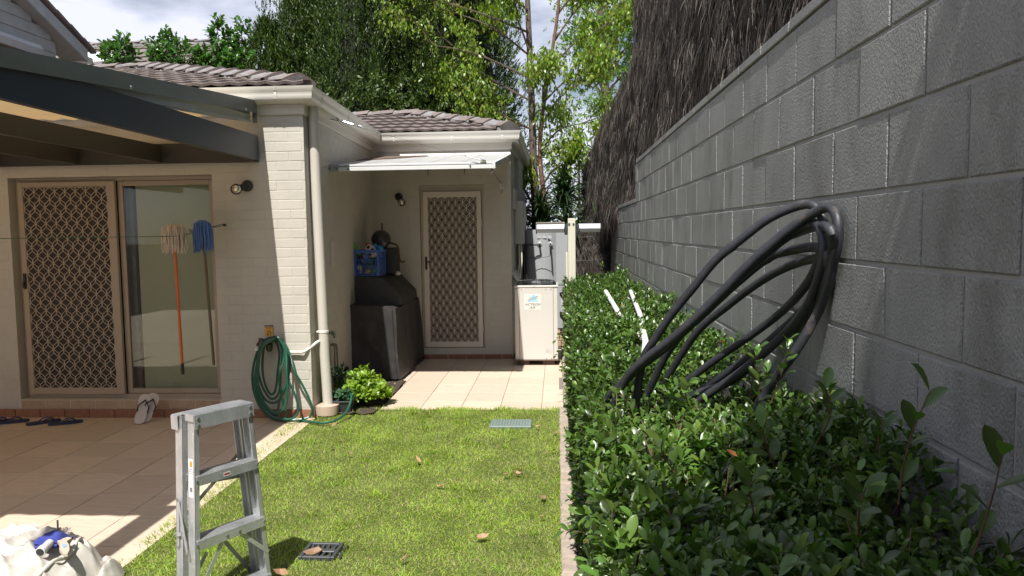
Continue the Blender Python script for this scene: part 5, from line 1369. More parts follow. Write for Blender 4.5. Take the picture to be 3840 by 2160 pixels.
toys=[((.10,.35,.06),'small green ball inside the blue crate','green',(-2.13,8.57,1.235),.036),((.5,.38,.05),'small yellow ball at the bottom of the crate','yellow',(-2.20,8.56,1.228),.032),((.5,.46,.42),'cream toy ball at the left inside the crate','cream',(-2.30,8.56,1.28),.036),((.30,.36,.44),'pale blue toy ball low in the crate','paleblue',(-2.295,8.57,1.225),.030),((.04,.04,.05),'dark ball near the crate rim','dark',(-2.28,8.60,1.41),.045),((.03,.12,.03),'dark green ball in the middle of the crate','dgreen',(-2.20,8.62,1.36),.055),((.02,.06,.16),'navy ball at the right inside the crate','navy',(-2.12,8.64,1.34),.055)]
for col_,lb_,nm_,c_,r_ in toys: ball('toy_ball',lb_,c_,r_,mat("toy_"+nm_,col_,.5,.1),'toy ball')
bk=thing('black_case','dark box with a bent metal handle bar standing behind the crate','case',(-2.0,9.1,1.17))
MB().cbox((-2.10,8.90,1.18),(-1.955,9.18,1.50),.015).build('body',BLACK,bk)
MB().tube(smooth_path([(-2.04,8.95,1.56),(-1.99,8.93,1.553),(-1.945,8.93,1.535),(-1.925,8.93,1.50),(-1.915,8.93,1.42),(-1.905,8.93,1.355),(-1.885,8.93,1.328),(-1.845,8.93,1.332)],5),.011,8).build('bent_bar',mat("brown_metal_bar",(.10,.06,.035),.45,metal=.4),bk,smooth=True)
MB().tube([(-1.955,8.93,1.44),(-1.918,8.93,1.40),(-1.955,8.93,1.32)],.005,6).build('strut',BLACK,bk)
wr=thing('white_rag','small white rag behind the dark box on the barbecue cover','rag',(-1.95,9.0,1.17)); MB().sphere((-1.945,8.98,1.19),.035,10,(1.2,1,.8)).build('cloth',CANV,wr,smooth=True)

# ------------------------------------------------------------------ black pipe coil and pvc pipes
COIL={'A' : [(0.312, 3.002, 0.98), (0.335, 2.954, 1.159), (0.378, 2.905, 1.253), (0.432, 2.857, 1.351), (0.498, 2.809, 1.448), (0.574, 2.76, 1.557), (0.648, 2.712, 1.629), (0.731, 2.664, 1.702), (0.81, 2.615, 1.743), (0.85, 2.567, 1.747), (0.872, 2.531, 1.707), (0.872, 2.513, 1.635), (0.872, 2.591, 1.527), (0.872, 2.754, 1.432), (0.872, 2.993, 1.333), (0.786, 3.14, 1.217), (0.676, 3.236, 1.109), (0.548, 3.331, 0.98)] ,
'B' : [(0.223, 2.988, 0.98), (0.273, 2.93, 1.1), (0.344, 2.871, 1.184), (0.426, 2.813, 1.263), (0.517, 2.755, 1.362), (0.604, 2.696, 1.467), (0.685, 2.638, 1.568), (0.774, 2.58, 1.66), (0.833, 2.522, 1.714), (0.869, 2.463, 1.735), (0.872, 2.397, 1.698), (0.872, 2.393, 1.612), (0.872, 2.47, 1.507), (0.872, 2.605, 1.41), (0.856, 2.788, 1.304), (0.797, 2.884, 1.208), (0.716, 2.979, 1.101), (0.595, 3.075, 0.98)] ,
'C' : [(0.385, 3.19, 0.98), (0.467, 3.084, 1.197), (0.575, 2.978, 1.337), (0.672, 2.872, 1.461), (0.761, 2.765, 1.562), (0.813, 2.659, 1.593), (0.858, 2.553, 1.606), (0.86, 2.447, 1.585), (0.872, 2.485, 1.519), (0.872, 2.567, 1.448), (0.872, 2.795, 1.34), (0.798, 2.942, 1.214), (0.705, 3.066, 1.097), (0.601, 3.19, 0.98)] ,
'D' : [(0.483, 3.403, 0.98), (0.593, 3.245, 1.221), (0.692, 3.086, 1.357), (0.776, 2.928, 1.464), (0.833, 2.77, 1.53), (0.872, 2.593, 1.567), (0.872, 2.445, 1.566), (0.872, 2.449, 1.509), (0.864, 2.522, 1.398), (0.812, 2.556, 1.274), (0.757, 2.59, 1.172), (0.721, 2.625, 1.095), (0.662, 2.659, 0.98)] ,
'E' : [(0.482, 3.698, 0.98), (0.586, 3.507, 1.194), (0.691, 3.316, 1.369), (0.779, 3.125, 1.517), (0.836, 2.933, 1.617), (0.851, 2.742, 1.651), (0.863, 2.551, 1.675), (0.84, 2.36, 1.662), (0.872, 2.428, 1.586), (0.872, 2.512, 1.478), (0.872, 2.707, 1.365), (0.872, 3.042, 1.231), (0.811, 3.305, 1.088), (0.731, 3.494, 0.98)]}
COIL['F']=[(a-.02,b+.07,c-.05 if c>1 else c) for a,b,c in COIL['B']]
coil=thing('black_pipe_coil','coil of thick black poly pipe leaning on the grey wall and resting on the hedge','pipe coil',(.55,3.0,1.0))
for k,pp in COIL.items():
    a=Vector(pp[0])+(Vector(pp[0])-Vector(pp[1]))*.9; b=Vector(pp[-1])+(Vector(pp[-1])-Vector(pp[-2]))*.9
    path_=smooth_path([a]+pp+[b],6)
    joints={'A':(40,64),'B':(44,),'C':(30,),'D':(),'E':(22,),'F':(58,)}[k]
    MB().tube(path_,.0162,14,rf=lambda i:(1.16 if any(abs(i-j)<=0 for j in joints) else 1.0)).build('pipe_loop',BLACKP,coil,smooth=True)
for nm,lb_,pts in [('a','short white pvc pipe lying on the hedge, the left one',[(0.470,7.35,1.075),(0.468,6.2,1.045),(.462,5.35,1.03)]),('b','long white pvc pipe lying on the hedge, the right one',[(0.712,7.35,1.075),(.60,5.5,1.055),(0.49,4.2,1.04),(0.42,3.66,1.03)])]:
    t=thing('pvc_pipe',lb_,'pipe',pts[1],'white pvc pipes on the hedge'); MB().tube(pts,.021 if nm=='a' else .019,12).build('pipe',WHITEP,t,smooth=True)

# ------------------------------------------------------------------ things in the lawn
gr=thing('drain_grate','black plastic drain grate set in the lawn with a dry leaf on it','drain grate',(-1.26,3.75,0))
gx0,gx1,gy0,gy1=-1.350,-1.160,3.66,3.845
mb=MB().cbox((gx0,gy0,-.02),(gx0+.02,gy1,.016),.002).cbox((gx1-.02,gy0,-.02),(gx1,gy1,.016),.002).cbox((gx0+.021,gy0,-.02),(gx1-.021,gy0+.02,.016),.002).cbox((gx0+.021,gy1-.02,-.02),(gx1-.021,gy1,.016),.002)
GRT=mat("grate_plastic",(.045,.047,.052),.4,.1); mb.build('frame',GRT,gr)
gcx,gcy=(gx0+gx1)/2,(gy0+gy1)/2
for k in range(7):
    for s_ in (-1,1):
        a=gx0+.03+k*.0285; MB().slab([(a,gcy+s_*.02,.012),(a+.012,gcy+s_*.02,.012),(a+.018*(1 if k>3 else -1)*.4+.012,gy0+.021 if s_<0 else gy1-.021,.012),(a+.018*(1 if k>3 else -1)*.4,gy0+.021 if s_<0 else gy1-.021,.012)],(0,0,-.012)).build('slat',GRT,gr)
MB().cbox((gx0+.021,gcy-.018,.002),(gx1-.021,gcy+.018,.014),.003).build('crossbar',GRT,gr)
MB().box((gx0+.01,gy0+.01,-.022),(gx1-.01,gy1-.01,-.018)).build('pit',BLACK,gr)
vl=thing('valve_box_lid','green plastic valve box lid with patterned top sunk in the lawn','valve box lid',(-.42,6.38,0))
MB().cbox((-.60,6.27,-.02),(-.235,6.51,.014),.006).build('lid',mat("lid_green_grey",(.13,.175,.155),.45,.12,10),vl)
for k in range(14): MB().box((-.585+k*.025,6.285,.0145),(-.575+k*.025,6.495,.0165)).build('lid_rib',mat("lid_rib_green",(.19,.24,.215),.5),vl)
lfV=[(0,0,0),(.22,.15,.05),(.26,.45,.02),(.16,.8,.06),(0,1,.14),(-.16,.8,.05),(-.24,.45,.03),(-.2,.15,.06),(0,.45,-.03)]
lme=MB().add([(a*.05,b*.05,c*.08) for a,b,c in lfV],[(0,1,8),(1,2,8),(2,3,8),(3,4,8),(4,5,8),(5,6,8),(6,7,8),(7,0,8)]).mesh('dry_leaf',recalc=False); lme.materials.append(DRYLEAF)
spots=[(-1.235,3.735,.03),(-1.32,3.45,.03),(-.05,5.5,.04),(-.09,5.45,.04),(-.30,5.0,.03),(-.25,5.05,.03),(-.38,4.95,.03),(-.10,4.55,.03),(-.75,4.72,.03),(-1.7,5.65,.04),(-1.78,5.6,.03),(-1.55,5.4,.03),(-.12,4.2,.03),(-.45,3.9,.03),(-1.0,5.2,.03),(-1.95,6.2,.03),(-2.0,6.25,.03),(-.05,6.0,.03),(-.8,3.6,.03),(-.2,6.2,.03),(-1.9,4.35,.03)]
for k,(a,b,c) in enumerate(spots):
    o=bpy.data.objects.new('fallen_leaf',lme); COL.objects.link(o); o.location=(a,b,c); o.rotation_euler=(random.uniform(-.5,.5),random.uniform(-.5,.5),random.uniform(0,6.3)); s_=random.uniform(.8,1.5); o.scale=(s_,s_,s_)
    if k==0: tag(o,'dry brown leaf lying on the black drain grate','leaf','fallen leaves on the lawn'); o.scale=(1.9,1.9,1.9); o.location=(-1.245,3.73,.024)
    elif k==1: tag(o,'curled brown leaf on the grass just in front of the drain grate','leaf','fallen leaves on the lawn'); o.scale=(1.9,1.9,1.9)
    else:
        zone='among the grass beside the right hand edging' if a>-.5 else ('on the grass near the garden hose end' if b>6 else ('on the left part of the lawn near the patio' if a<-1.5 else 'in the middle of the sunlit lawn'))
        tag(o,'small dry brown leaf lying '+zone,'leaf','fallen leaves '+zone)
# ------------------------------------------------------------------ lawn grass
def lawn():
    n=210000
    x=RNG.uniform(-2.40,.012,n); y=2.2+(6.96-2.2)*RNG.uniform(0,1,n)**1.15
    lim=-2.20-.047*(y-3.5)
    hole=((x>-1.345)&(x<-1.165)&(y>3.665)&(y<3.835))|((x>-.585)&(x<-.25)&(y>6.30)&(y<6.49))
    k=(x>lim+RNG.normal(0,.02,n))&~hole; x=x[k]; y=y[k]; n=len(x)
    pos=np.stack([x,y,np.full(n,-.012)],1)
    # clumpy lean: low frequency direction field
    th=2.5*np.sin(x*5.1+y*2.3)+2.1*np.sin(y*6.7-x*3.1)+RNG.normal(0,1.6,n)
    lean=np.abs(RNG.normal(1.7,.9,n))
    d=np.stack([np.cos(th)*lean,np.sin(th)*lean,np.ones(n)],1)
    patch=.5+.5*np.sin(x*3.3+1.2*np.sin(y*2.1))*np.sin(y*2.7+x)
    sz=RNG.uniform(.015,.034,n)*(1+.2*patch)
    edge=(x>-.04)|(y>6.88)|(x<-2.15-.047*(y-3.5)); sz=np.where(edge,sz*1.45,sz)
    w=RNG.uniform(.0022,.0042,n)/sz
    dry=RNG.uniform(0,1,n)<(.20+.22*(1-patch))
    nr=np.stack([-d[:,0]*.4,-d[:,1]*.4,np.ones(n)],1)+RNG.normal(0,.35,(n,3))
    g=~dry
    leaves('grass',pos[g],d[g],nr[g],sz[g],T_BLADE,GRASS,width=w[g])
    leaves('dry_grass',pos[dry],d[dry],nr[dry],sz[dry]*.9,T_BLADE,DRYG,width=w[dry])
lawn()
def fringe():
    # blades creeping over the edging, the patio and the back paving, and coarse tufts
    n=5200; s_=RNG.integers(0,3,n); y=RNG.uniform(2.3,6.95,n); x=np.where(s_==0,RNG.uniform(-.03,.03,n),RNG.uniform(-2.26,-2.18,n)-.047*(y-3.5))
    x=np.where(s_==2,RNG.uniform(-1.75,.0,n),x); y=np.where(s_==2,RNG.uniform(6.90,6.985,n),y)
    g=np.sin(y*9.3+x*13)+np.sin(y*23.1)*.6+np.sin(x*21)*.7; k=g+RNG.normal(0,.5,n)>-.1; x=x[k];y=y[k];s_=s_[k]; n=len(x)
    out=np.stack([np.where(s_==0,1.0,np.where(s_==1,-1.0,0)),np.where(s_==2,1.0,0),np.zeros(n)],1)
    d=out*RNG.uniform(.1,1.5,n)[:,None]+np.array([[0,0,1.]])+RNG.normal(0,.35,(n,3))
    sz=RNG.uniform(.02,.055,n)
    leaves('creeping_grass',np.stack([x,y,np.full(n,-.008)],1),d,np.array([[0,0,1.]])+RNG.normal(0,.5,(n,3)),sz,T_BLADE,GRASS,width=RNG.uniform(.003,.005,n)/sz)
    # coarse tufts
    m=90; tx=RNG.uniform(-2.1,-.1,m); ty=RNG.uniform(2.6,6.8,m); r=28; n=m*r
    x=np.repeat(tx,r)+RNG.normal(0,.022,n); y=np.repeat(ty,r)+RNG.normal(0,.022,n)
    k=~(((x>-1.36)&(x<-1.15)&(y>3.64)&(y<3.86))|((x>-.61)&(x<-.22)&(y>6.25)&(y<6.52))); x=x[k];y=y[k];n=len(x)
    d=np.stack([(x*0)+RNG.normal(0,.7,n),RNG.normal(0,.7,n),np.ones(n)],1); sz=RNG.uniform(.035,.07,n)
    leaves('grass_tufts',np.stack([x,y,np.full(n,-.01)],1),d,np.array([[0,0,1.]])+RNG.normal(0,.5,(n,3)),sz,T_BLADE,GRASS,width=RNG.uniform(.003,.0055,n)/sz)
fringe()

# ------------------------------------------------------------------ hedge
hg=thing('hedge','long clipped glossy green hedge between the lawn edging and the grey wall','hedge',(.48,5.8,0))
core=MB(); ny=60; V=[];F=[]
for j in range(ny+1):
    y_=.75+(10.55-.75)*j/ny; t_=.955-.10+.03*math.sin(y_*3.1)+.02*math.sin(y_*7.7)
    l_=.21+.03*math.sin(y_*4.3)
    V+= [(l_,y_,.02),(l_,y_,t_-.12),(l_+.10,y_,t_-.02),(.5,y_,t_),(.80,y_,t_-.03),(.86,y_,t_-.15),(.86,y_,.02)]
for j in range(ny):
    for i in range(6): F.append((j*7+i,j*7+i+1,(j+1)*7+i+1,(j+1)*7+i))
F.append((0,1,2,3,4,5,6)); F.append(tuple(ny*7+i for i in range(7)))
core.add(V,F).build('inner_shade_core',HCORE,hg)  # dark solid stands for the hedge's shaded inside
def hedge_surf(n, y0, y1):
    """random points on hedge top, left side and far end with outward normals"""
    y=RNG.uniform(y0,y1,n); s=RNG.uniform(0,1,n)
    top=s<.46
    x=np.where(top,RNG.uniform(.10,.87,n),0.0)
    bump=.035*np.sin(x*9+y*3.3)+.03*np.sin(y*5.1+x*4)+.02*np.sin(y*11.3)
    zt=.985+bump+.09*np.clip((x-.6)/.25,0,1)-.07*np.exp(-((y-2.85)/.6)**2)*(x<.82)
    z=np.where(top,zt+RNG.uniform(-.10,.01,n),RNG.uniform(0.03,1.0,n))
    sx=.165+.035*np.sin(y*4.3+z*5)+.02*np.sin(z*9+y*9)+.05*np.clip(z-.85,0,1)*2
    x=np.where(top,x,sx+RNG.uniform(-.01,.07,n))
    nr=np.where(top[:,None],np.array([[0,-.1,1.]]),np.array([[-1,-.15,.35]]))
    return np.stack([x,y,z],1),nr,top
def hedge_leaves(ns,y0,y1,lsize,tpl,nl,slen):
    p,nr,top=hedge_surf(ns,y0,y1)
    d=nr+RNG.normal(0,.65,(ns,3)); d[:,2]+=.35
    pos,dd,nn,sz=shoots(nl,p,d,slen*RNG.uniform(.6,1.3,ns),lsize,.85,0,.5)
    nn=nn+np.repeat(nr,nl,0)*.6; sz=sz*np.repeat(RNG.uniform(.62,1.25,ns),nl)
    leaves('hedge_leaves',pos,dd,nn,sz,tpl,HLEAF,hg)
    # twigs
    k=RNG.choice(ns,min(ns,900),replace=False); mb=MB()
    for i in k:
        a=Vector(p[i])-Vector(d[i]).normalized()*.05; b=Vector(p[i])+Vector(d[i]).normalized()*slen*.8; mb.tube([a,b],.0028 if y0<3 else .0018,4,cap=False)
    mb.build('hedge_twigs',TWIG if y0<4 else REDTW,hg,kind='stuff')
hedge_leaves(7200,.9,3.2,.039,T_OVAL,7,.055)
hedge_leaves(5200,3.2,6.0,.041,T_LEAF,7,.055)
hedge_leaves(5600,6.0,10.65,.044,T_KITE,7,.055)
# far end and stray left side shoots
n=500; p=np.stack([RNG.uniform(.12,.86,n),RNG.uniform(10.5,10.7,n),RNG.uniform(.1,1.05,n)],1)
pos,dd,nn,sz=shoots(7,p,np.array([[0,1,.5]])+RNG.normal(0,.6,(n,3)),.06,.046,.85); leaves('hedge_leaves',pos,dd,nn,sz,T_KITE,HLEAF,hg)
# clipped woody twig ends showing through the near top
mb=MB()
for i in range(60):
    x=random.uniform(.15,.85); y_=random.uniform(1.2,3.6); z=.84+random.uniform(0,.04)
    a=Vector((x,y_,z)); b=a+Vector((random.uniform(-.06,.06),random.uniform(-.06,.06),random.uniform(.10,.19))); mid=(a+b)/2+Vector((random.uniform(-.012,.012),random.uniform(-.012,.012),0))
    mb.tube([a,mid,b],[.0030,.0024,.0018],5)
mb.build('clipped_twigs',mat("clipped_twig",(.15,.095,.06),.7,.3,20),hg,kind='stuff')
# taller unclipped shoots, mostly along the wall
def sprig(base, tip, ls, n=9, m=HLEAF):
    base=Vector(base); tip=Vector(tip); mid=(base+tip)/2+Vector((random.uniform(-.02,.02),random.uniform(-.02,.02),.01))
    pth=smooth_path([base,mid,tip],5); MB().tube(pth,[.0022-.0012*i/len(pth) for i in range(len(pth))],5).build('shoot_stem',REDTW,hg)
    k=len(pth); P_=[];D_=[];N_=[]
    for i in range(n):
        f=.25+.75*i/(n-1); q=pth[min(k-1,int(f*(k-1)))]; ax_=(tip-base).normalized(); a=i*2.4
        u=ax_.orthogonal().normalized(); w=ax_.cross(u); rad=u*math.cos(a)+w*math.sin(a)
        P_.append(q); D_.append(rad*(.9-.4*f)+ax_*.7); N_.append(ax_*.9-rad*.5+Vector((0,-.2,.3)))
    leaves('shoot_leaves',np.array(P_),np.array(D_),np.array(N_),np.array([ls*random.uniform(.8,1.15) for _ in P_]),T_OVAL,m,hg,kind=None)
for b,t,l,n_ in [((.72,1.60,1.08),(.74,1.52,1.34),.062,7),((.78,1.42,1.05),(.79,1.36,1.26),.075,5),((.70,2.05,1.08),(.70,1.98,1.25),.055,9),((.62,2.35,1.06),(.63,2.28,1.24),.055,10),((.80,1.9,1.06),(.80,1.86,1.20),.055,8),
    ((.55,1.9,1.06),(.50,1.84,1.18),.055,9),((.42,1.6,1.05),(.40,1.52,1.16),.06,8),((.30,1.9,1.04),(.26,1.85,1.15),.055,8),((.60,1.5,1.05),(.58,1.42,1.18),.06,8),((.72,2.55,1.08),(.76,2.5,1.30),.05,11),((.66,2.6,1.08),(.66,2.5,1.27),.05,11),
    ((.25,2.5,1.04),(.20,2.45,1.14),.05,8),((.45,2.6,1.06),(.44,2.5,1.16),.052,8),((.78,1.15,1.06),(.80,1.10,1.24),.06,8),((.86,1.3,1.05),(.86,1.27,1.22),.05,8),((.14,7.0,.60),(-.03,6.95,.50),.045,9),((.13,7.3,.74),(-.02,7.2,.62),.045,8),((.13,6.6,.50),(.02,6.5,.46),.045,7),((.78,9.9,1.02),(.80,9.8,1.2),.05,9),((.62,10.2,1.02),(.6,10.1,1.22),.05,9),((.86,5.6,1.06),(.84,5.5,1.2),.05,8),((.15,3.0,.42),(.02,2.95,.46),.05,6)]:
    sprig(b,t,l,n_)
n=55; p,nr,top=hedge_surf(n,1.2,8)
leaves('yellowed_leaves',p+nr*.06,RNG.normal(0,1,(n,3)),nr+RNG.normal(0,.4,(n,3)),RNG.uniform(.03,.05,n),T_LEAF,mat("yellow_orange_leaf",(.42,.17,.035),.5,.2,5,island=.5,trans=.3,hue=.04),hg)

# ------------------------------------------------------------------ small plants by the downpipe
sh_=thing('lime_shrub','bright lime green leafy shrub at the corner between barbecue and lawn','shrub',(-1.95,7.15,0))
n=170; a=RNG.uniform(0,6.28,n); rr=np.sqrt(RNG.uniform(0,1,n))
base=np.stack([-1.91+rr*np.cos(a)*.23,7.13+rr*np.sin(a)*.22,.05+(.21*(1-rr**2)+.02)*RNG.uniform(.35,1.15,n)],1)
d=np.stack([rr*np.cos(a)*.7,rr*np.sin(a)*.7-.1,np.full(n,.9)],1)+RNG.normal(0,.25,(n,3))
pos,dd,nn,sz=shoots(8,base,d,.06,.062,.95); leaves('foliage',pos,dd,nn,sz,T_LEAF,YLEAF,sh_)
mb=MB()
for i in range(60): mb.tube([(-1.93+random.uniform(-.07,.07),7.15+random.uniform(-.07,.07),.0),tuple(base[i])],.0025,4,cap=False)
mb.build('stems',TWIG,sh_)
dk=thing('dark_weeds','dark leafy plant growing between downpipe and recess wall','plant',(-2.16,7.05,0))
n=40; base=np.stack([RNG.uniform(-2.22,-2.10,n),RNG.uniform(7.0,7.2,n),RNG.uniform(.03,.36,n)],1)
pos,dd,nn,sz=shoots(7,base,np.array([[.2,-.2,1.]])+RNG.normal(0,.35,(n,3)),.07,.05,.9); leaves('foliage',pos,dd,nn,sz,T_SLIM,PLEAF,dk,width=2.0)
mb=MB()
for i in range(12): mb.tube([(-2.16,7.1,.0),tuple(base[i])],.003,4,cap=False)
mb.build('stems',TWIG,dk)
pt=thing('flower_pot','black square plastic pot with a small leafy plant on the lawn edge','flower pot',(-2.01,6.83,0))
MB().slab([(-2.085,6.77,.0),(-1.945,6.77,.0),(-1.945,6.90,.0),(-2.085,6.90,.0)],(0,0,.004)).add([(-2.075,6.77,0),(-1.95,6.77,0),(-1.95,6.89,0),(-2.075,6.89,0),(-2.095,6.755,.108),(-1.93,6.755,.112),(-1.93,6.91,.112),(-2.095,6.91,.108)],[(0,1,5,4),(1,2,6,5),(2,3,7,6),(3,0,4,7)]).build('pot_body',mat("pot_black",(.03,.032,.034),.45,.1),pt)
MB().cbox((-2.102,6.748,.100),(-1.923,6.76,.118),.002).cbox((-2.102,6.905,.100),(-1.923,6.917,.118),.002).cbox((-2.102,6.761,.100),(-2.090,6.904,.118),.002).cbox((-1.935,6.761,.100),(-1.923,6.904,.118),.002).build('rim',mat("pot_black",(.03,.032,.034)),pt)
MB().box((-2.09,6.76,.09),(-1.935,6.905,.098)).build('potting_soil',SOIL,pt)
n=26; base=np.stack([RNG.uniform(-2.08,-1.94,n),RNG.uniform(6.78,6.88,n),RNG.uniform(.11,.18,n)],1)
pos,dd,nn,sz=shoots(5,base,np.array([[0,-.2,.8]])+RNG.normal(0,.5,(n,3)),.04,.045,1.0); leaves('plant_leaves',pos,dd,nn,sz,T_LEAF,PLEAF,pt,width=1.5)
vial=thing('plant_spike','small beige plant feeder spike lying beside the pot','spike',(-2.11,6.75,0))
MB().tube([(-2.10,6.77,.075),(-2.115,6.735,.01)],[.016,.014],10).tube([(-2.115,6.735,.012),(-2.118,6.728,.0)],[.016,.012],10).build('body',mat("beige_plastic",(.5,.45,.33),.5),vial,smooth=True)

# ------------------------------------------------------------------ shrubs on the roof line
def crown_shrub(label,cx,cy,w,z0,z1,ns,ls,m,group=None,name='shrub',cat='shrub'):
    t=thing(name,label,cat,(cx,cy,0),group)
    MB().tube([(cx,cy,0),(cx+.03,cy,z0*.6),(cx,cy,z0+.1)],[.05,.04,.03],8).build('trunk',BARK,t)
    h=z1-z0; v=RNG.uniform(0,1,ns)**.8; a=RNG.uniform(0,6.28,ns)
    # several upright plumes
    npl=5; px=RNG.uniform(-.36,.36,npl)*w; phh=RNG.uniform(.55,1.0,npl); phh[0]=1; py=RNG.uniform(-.15,.15,npl); k=RNG.integers(0,npl,ns)
    r=w*.20*np.sin(np.pi*np.clip(v*.85+.12,0,1))**.6*RNG.uniform(.3,1,ns)
    base=np.stack([cx+px[k]*(.6+.4*v)+r*np.cos(a),cy+py[k]+r*np.sin(a),z0+v*h*phh[k]],1)
    d=np.stack([np.cos(a)*.6,np.sin(a)*.6,np.full(ns,.9)],1)+RNG.normal(0,.25,(ns,3))
    pos,dd,nn,sz=shoots(8,base,d,ls*.9,ls,.9); leaves('crown',pos,dd,nn,sz,T_LEAF,m,t)
    mb=MB()
    for i in range(npl): mb.tube([(cx,cy,z0*.9),(cx+px[i],cy+py[i],z0+h*phh[i]*.9)],[.022,.006],5)
    mb.build('branch',TWIG,t)
gs_='glossy shrubs growing behind the tiled roof'
crown_shrub('glossy leaved shrub poking above the roof in front of the skylight, leftmost of four',-7.08,12.0,.72,4.05,4.87,100,.11,SLEAF,gs_)
crown_shrub('glossy leaved shrub above the roof, second of four from the left',-6.36,12.0,.60,4.0,5.0,120,.10,SLEAF,gs_)
crown_shrub('broad low glossy shrub above the roof, third of four from the left',-5.84,12.0,.66,4.0,4.82,130,.10,SLEAF,gs_)
crown_shrub('tallest glossy leaved shrub of the four above the roof, beside the conifers',-5.18,12.05,.70,3.9,5.12,170,.11,SLEAF,gs_)

# ------------------------------------------------------------------ conifers
def conifer(label,cx,cy,Rr,H,ns,pw=1.6,group='dark conifers behind the roof',z0=1.5):
    t=thing('conifer_tree',label,'conifer',(cx,cy,0),group)
    MB().tube([(cx,cy,0),(cx,cy,H*.5),(cx,cy,H*.93)],[.13,.08,.02],8).build('trunk',BARK,t)
    v=RNG.uniform(0,1,ns)**.85; z=z0+(H-z0)*v
    # ragged outline: radius modulated by angular plumes
    a=RNG.uniform(0,6.28,ns)
    prof=np.clip(1-v**pw,0,1)**.75
    plume=1+.16*np.sin(a*5+v*7)+.10*np.sin(a*11-v*13)
    r=Rr*prof*plume*RNG.uniform(.72,1.04,ns)
    base=np.stack([cx+r*np.cos(a),cy+r*np.sin(a),z],1)
    d=np.stack([np.cos(a)*.45,np.sin(a)*.45,np.full(ns,1.0)],1)+RNG.normal(0,.22,(ns,3))
    pos,dd,nn,sz=shoots(9,base,d,.20*RNG.uniform(.6,1.4,ns),.085,.55,0,.1); leaves('crown',pos,dd,nn,sz,T_SLIM,CLEAF,t,width=1.25)
    # solid dark mass: the crown's inner shade put into colour, blocks see-through
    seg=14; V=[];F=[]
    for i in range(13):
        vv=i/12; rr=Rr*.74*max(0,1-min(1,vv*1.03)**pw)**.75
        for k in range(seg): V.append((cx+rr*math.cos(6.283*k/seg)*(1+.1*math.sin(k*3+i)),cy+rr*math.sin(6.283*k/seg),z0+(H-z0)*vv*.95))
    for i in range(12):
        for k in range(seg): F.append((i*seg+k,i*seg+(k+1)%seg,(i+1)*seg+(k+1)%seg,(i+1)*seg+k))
    MB().add(V,F).build('inner_shade_mass',HCORE,t)
    # feathery leader tips
    mt=26; aa=RNG.uniform(0,6.28,mt); q=RNG.uniform(.0,.75,mt)*Rr
    tb_=np.stack([cx+q*np.cos(aa),cy+q*np.sin(aa),z0+(H-z0)*np.clip(1-(q/Rr)**1.3,0.1,1)**(1/pw)-.15],1)
    tb2=np.repeat(tb_,6,0)+np.stack([RNG.normal(0,.05,mt*6),RNG.normal(0,.05,mt*6),np.tile(np.linspace(0,.75,6),mt)*RNG.uniform(.6,1.1,mt*6)],1)
    pos,dd,nn,sz=shoots(8,tb2,np.array([[0,0,1.]])+RNG.normal(0,.18,(mt*6,3)),.16,.08,.5); leaves('leader_tips',pos,dd,nn,sz,T_SLIM,CLEAF,t,width=1.2)
conifer('short dark conifer at the left flank of the conifer row, beside the glossy shrubs',-6.15,14.2,.85,5.0,3600,2.4)
conifer('slim pointed dark conifer, second from the left in the conifer row',-5.62,14.6,.75,5.7,3600,2.6)
conifer('tall feathery conifer with sky showing through its tip, third in the row',-5.0,14.9,.90,6.9,4600,1.9)
conifer('very tall broad conifer filling the middle of the conifer row',-3.85,15.0,1.35,9.4,13500,2.6)
conifer('very tall dense conifer at the right end of the row behind the drooping leaved tree',-2.2,15.2,1.45,9.2,13500,2.6)
# loose undergrowth between conifers and rear roof
ug=thing('understory_bush','dark glossy bush behind the rear wing roof, below the conifers','bush',(-2.6,13.3,0))
n=1500; base=np.stack([RNG.uniform(-4.5,-.7,n),RNG.uniform(13.3,14.4,n),RNG.uniform(2.5,4.5,n)],1)
base[:,2]-= np.where(base[:,0]>-1.6,(base[:,0]+1.6)*.5,0)
pos,dd,nn,sz=shoots(8,base,np.array([[0,-.5,.6]])+RNG.normal(0,.6,(n,3)),.10,.095,.9); leaves('foliage',pos,dd,nn,sz,T_KITE,CLEAF,ug)

# ------------------------------------------------------------------ gum-like tree with drooping leaves
gt=thing('drooping_tree','light green tree with drooping leaves and bare twigs rising behind the rear wing','tree',(-.42,13.6,0))
trk=[(-.40,13.6,0),(-.38,13.6,1.6),(-.42,13.6,3.0),(-.45,13.6,4.4),(-.50,13.6,6.0),(-.55,13.6,8.0)]
MB().tube(smooth_path(trk,5),[.095-.0025*i for i in range(26)],10).build('trunk',BARK,gt,smooth=True)
MB().tube(smooth_path([(-.22,13.5,0),(-.20,13.5,1.8),(-.30,13.5,3.1),(-.18,13.5,4.2),(.05,13.5,5.6),(.1,13.5,7.0)],5),[.055-.0014*i for i in range(26)],9).build('trunk',mat("red_brown_bark",(.17,.09,.06),.8,.35,14,.8,30,stretch=(3,3,.6),bdist=.02),gt,smooth=True)
brs=[]
def limb(a,b,r0,sag=0.0,child=4,depth=0):
    a=Vector(a);b=Vector(b); mid=(a+b)/2+Vector((random.uniform(-.12,.12),random.uniform(-.1,.1),.10+random.uniform(-.05,.1)))
    pth=smooth_path([a,mid,b],5); n_=len(pth)
    BR.tube(pth,[r0*(1-.75*i/n_) for i in range(n_)],5,cap=False)
    brs.append((a,b))
    if depth<2:
        for k in range(child):
            f=random.uniform(.3,1.0); s_=pth[min(n_-1,int(f*n_))]; L_=(b-a).length*random.uniform(.35,.6)
            dirn=((b-a).normalized()+Vector((random.uniform(-1,1),random.uniform(-.8,.8),random.uniform(-.5,.9)))*.9).normalized()
            limb(s_,s_+dirn*L_,r0*.45,0,3,depth+1)
BR=MB()
random.seed(5)
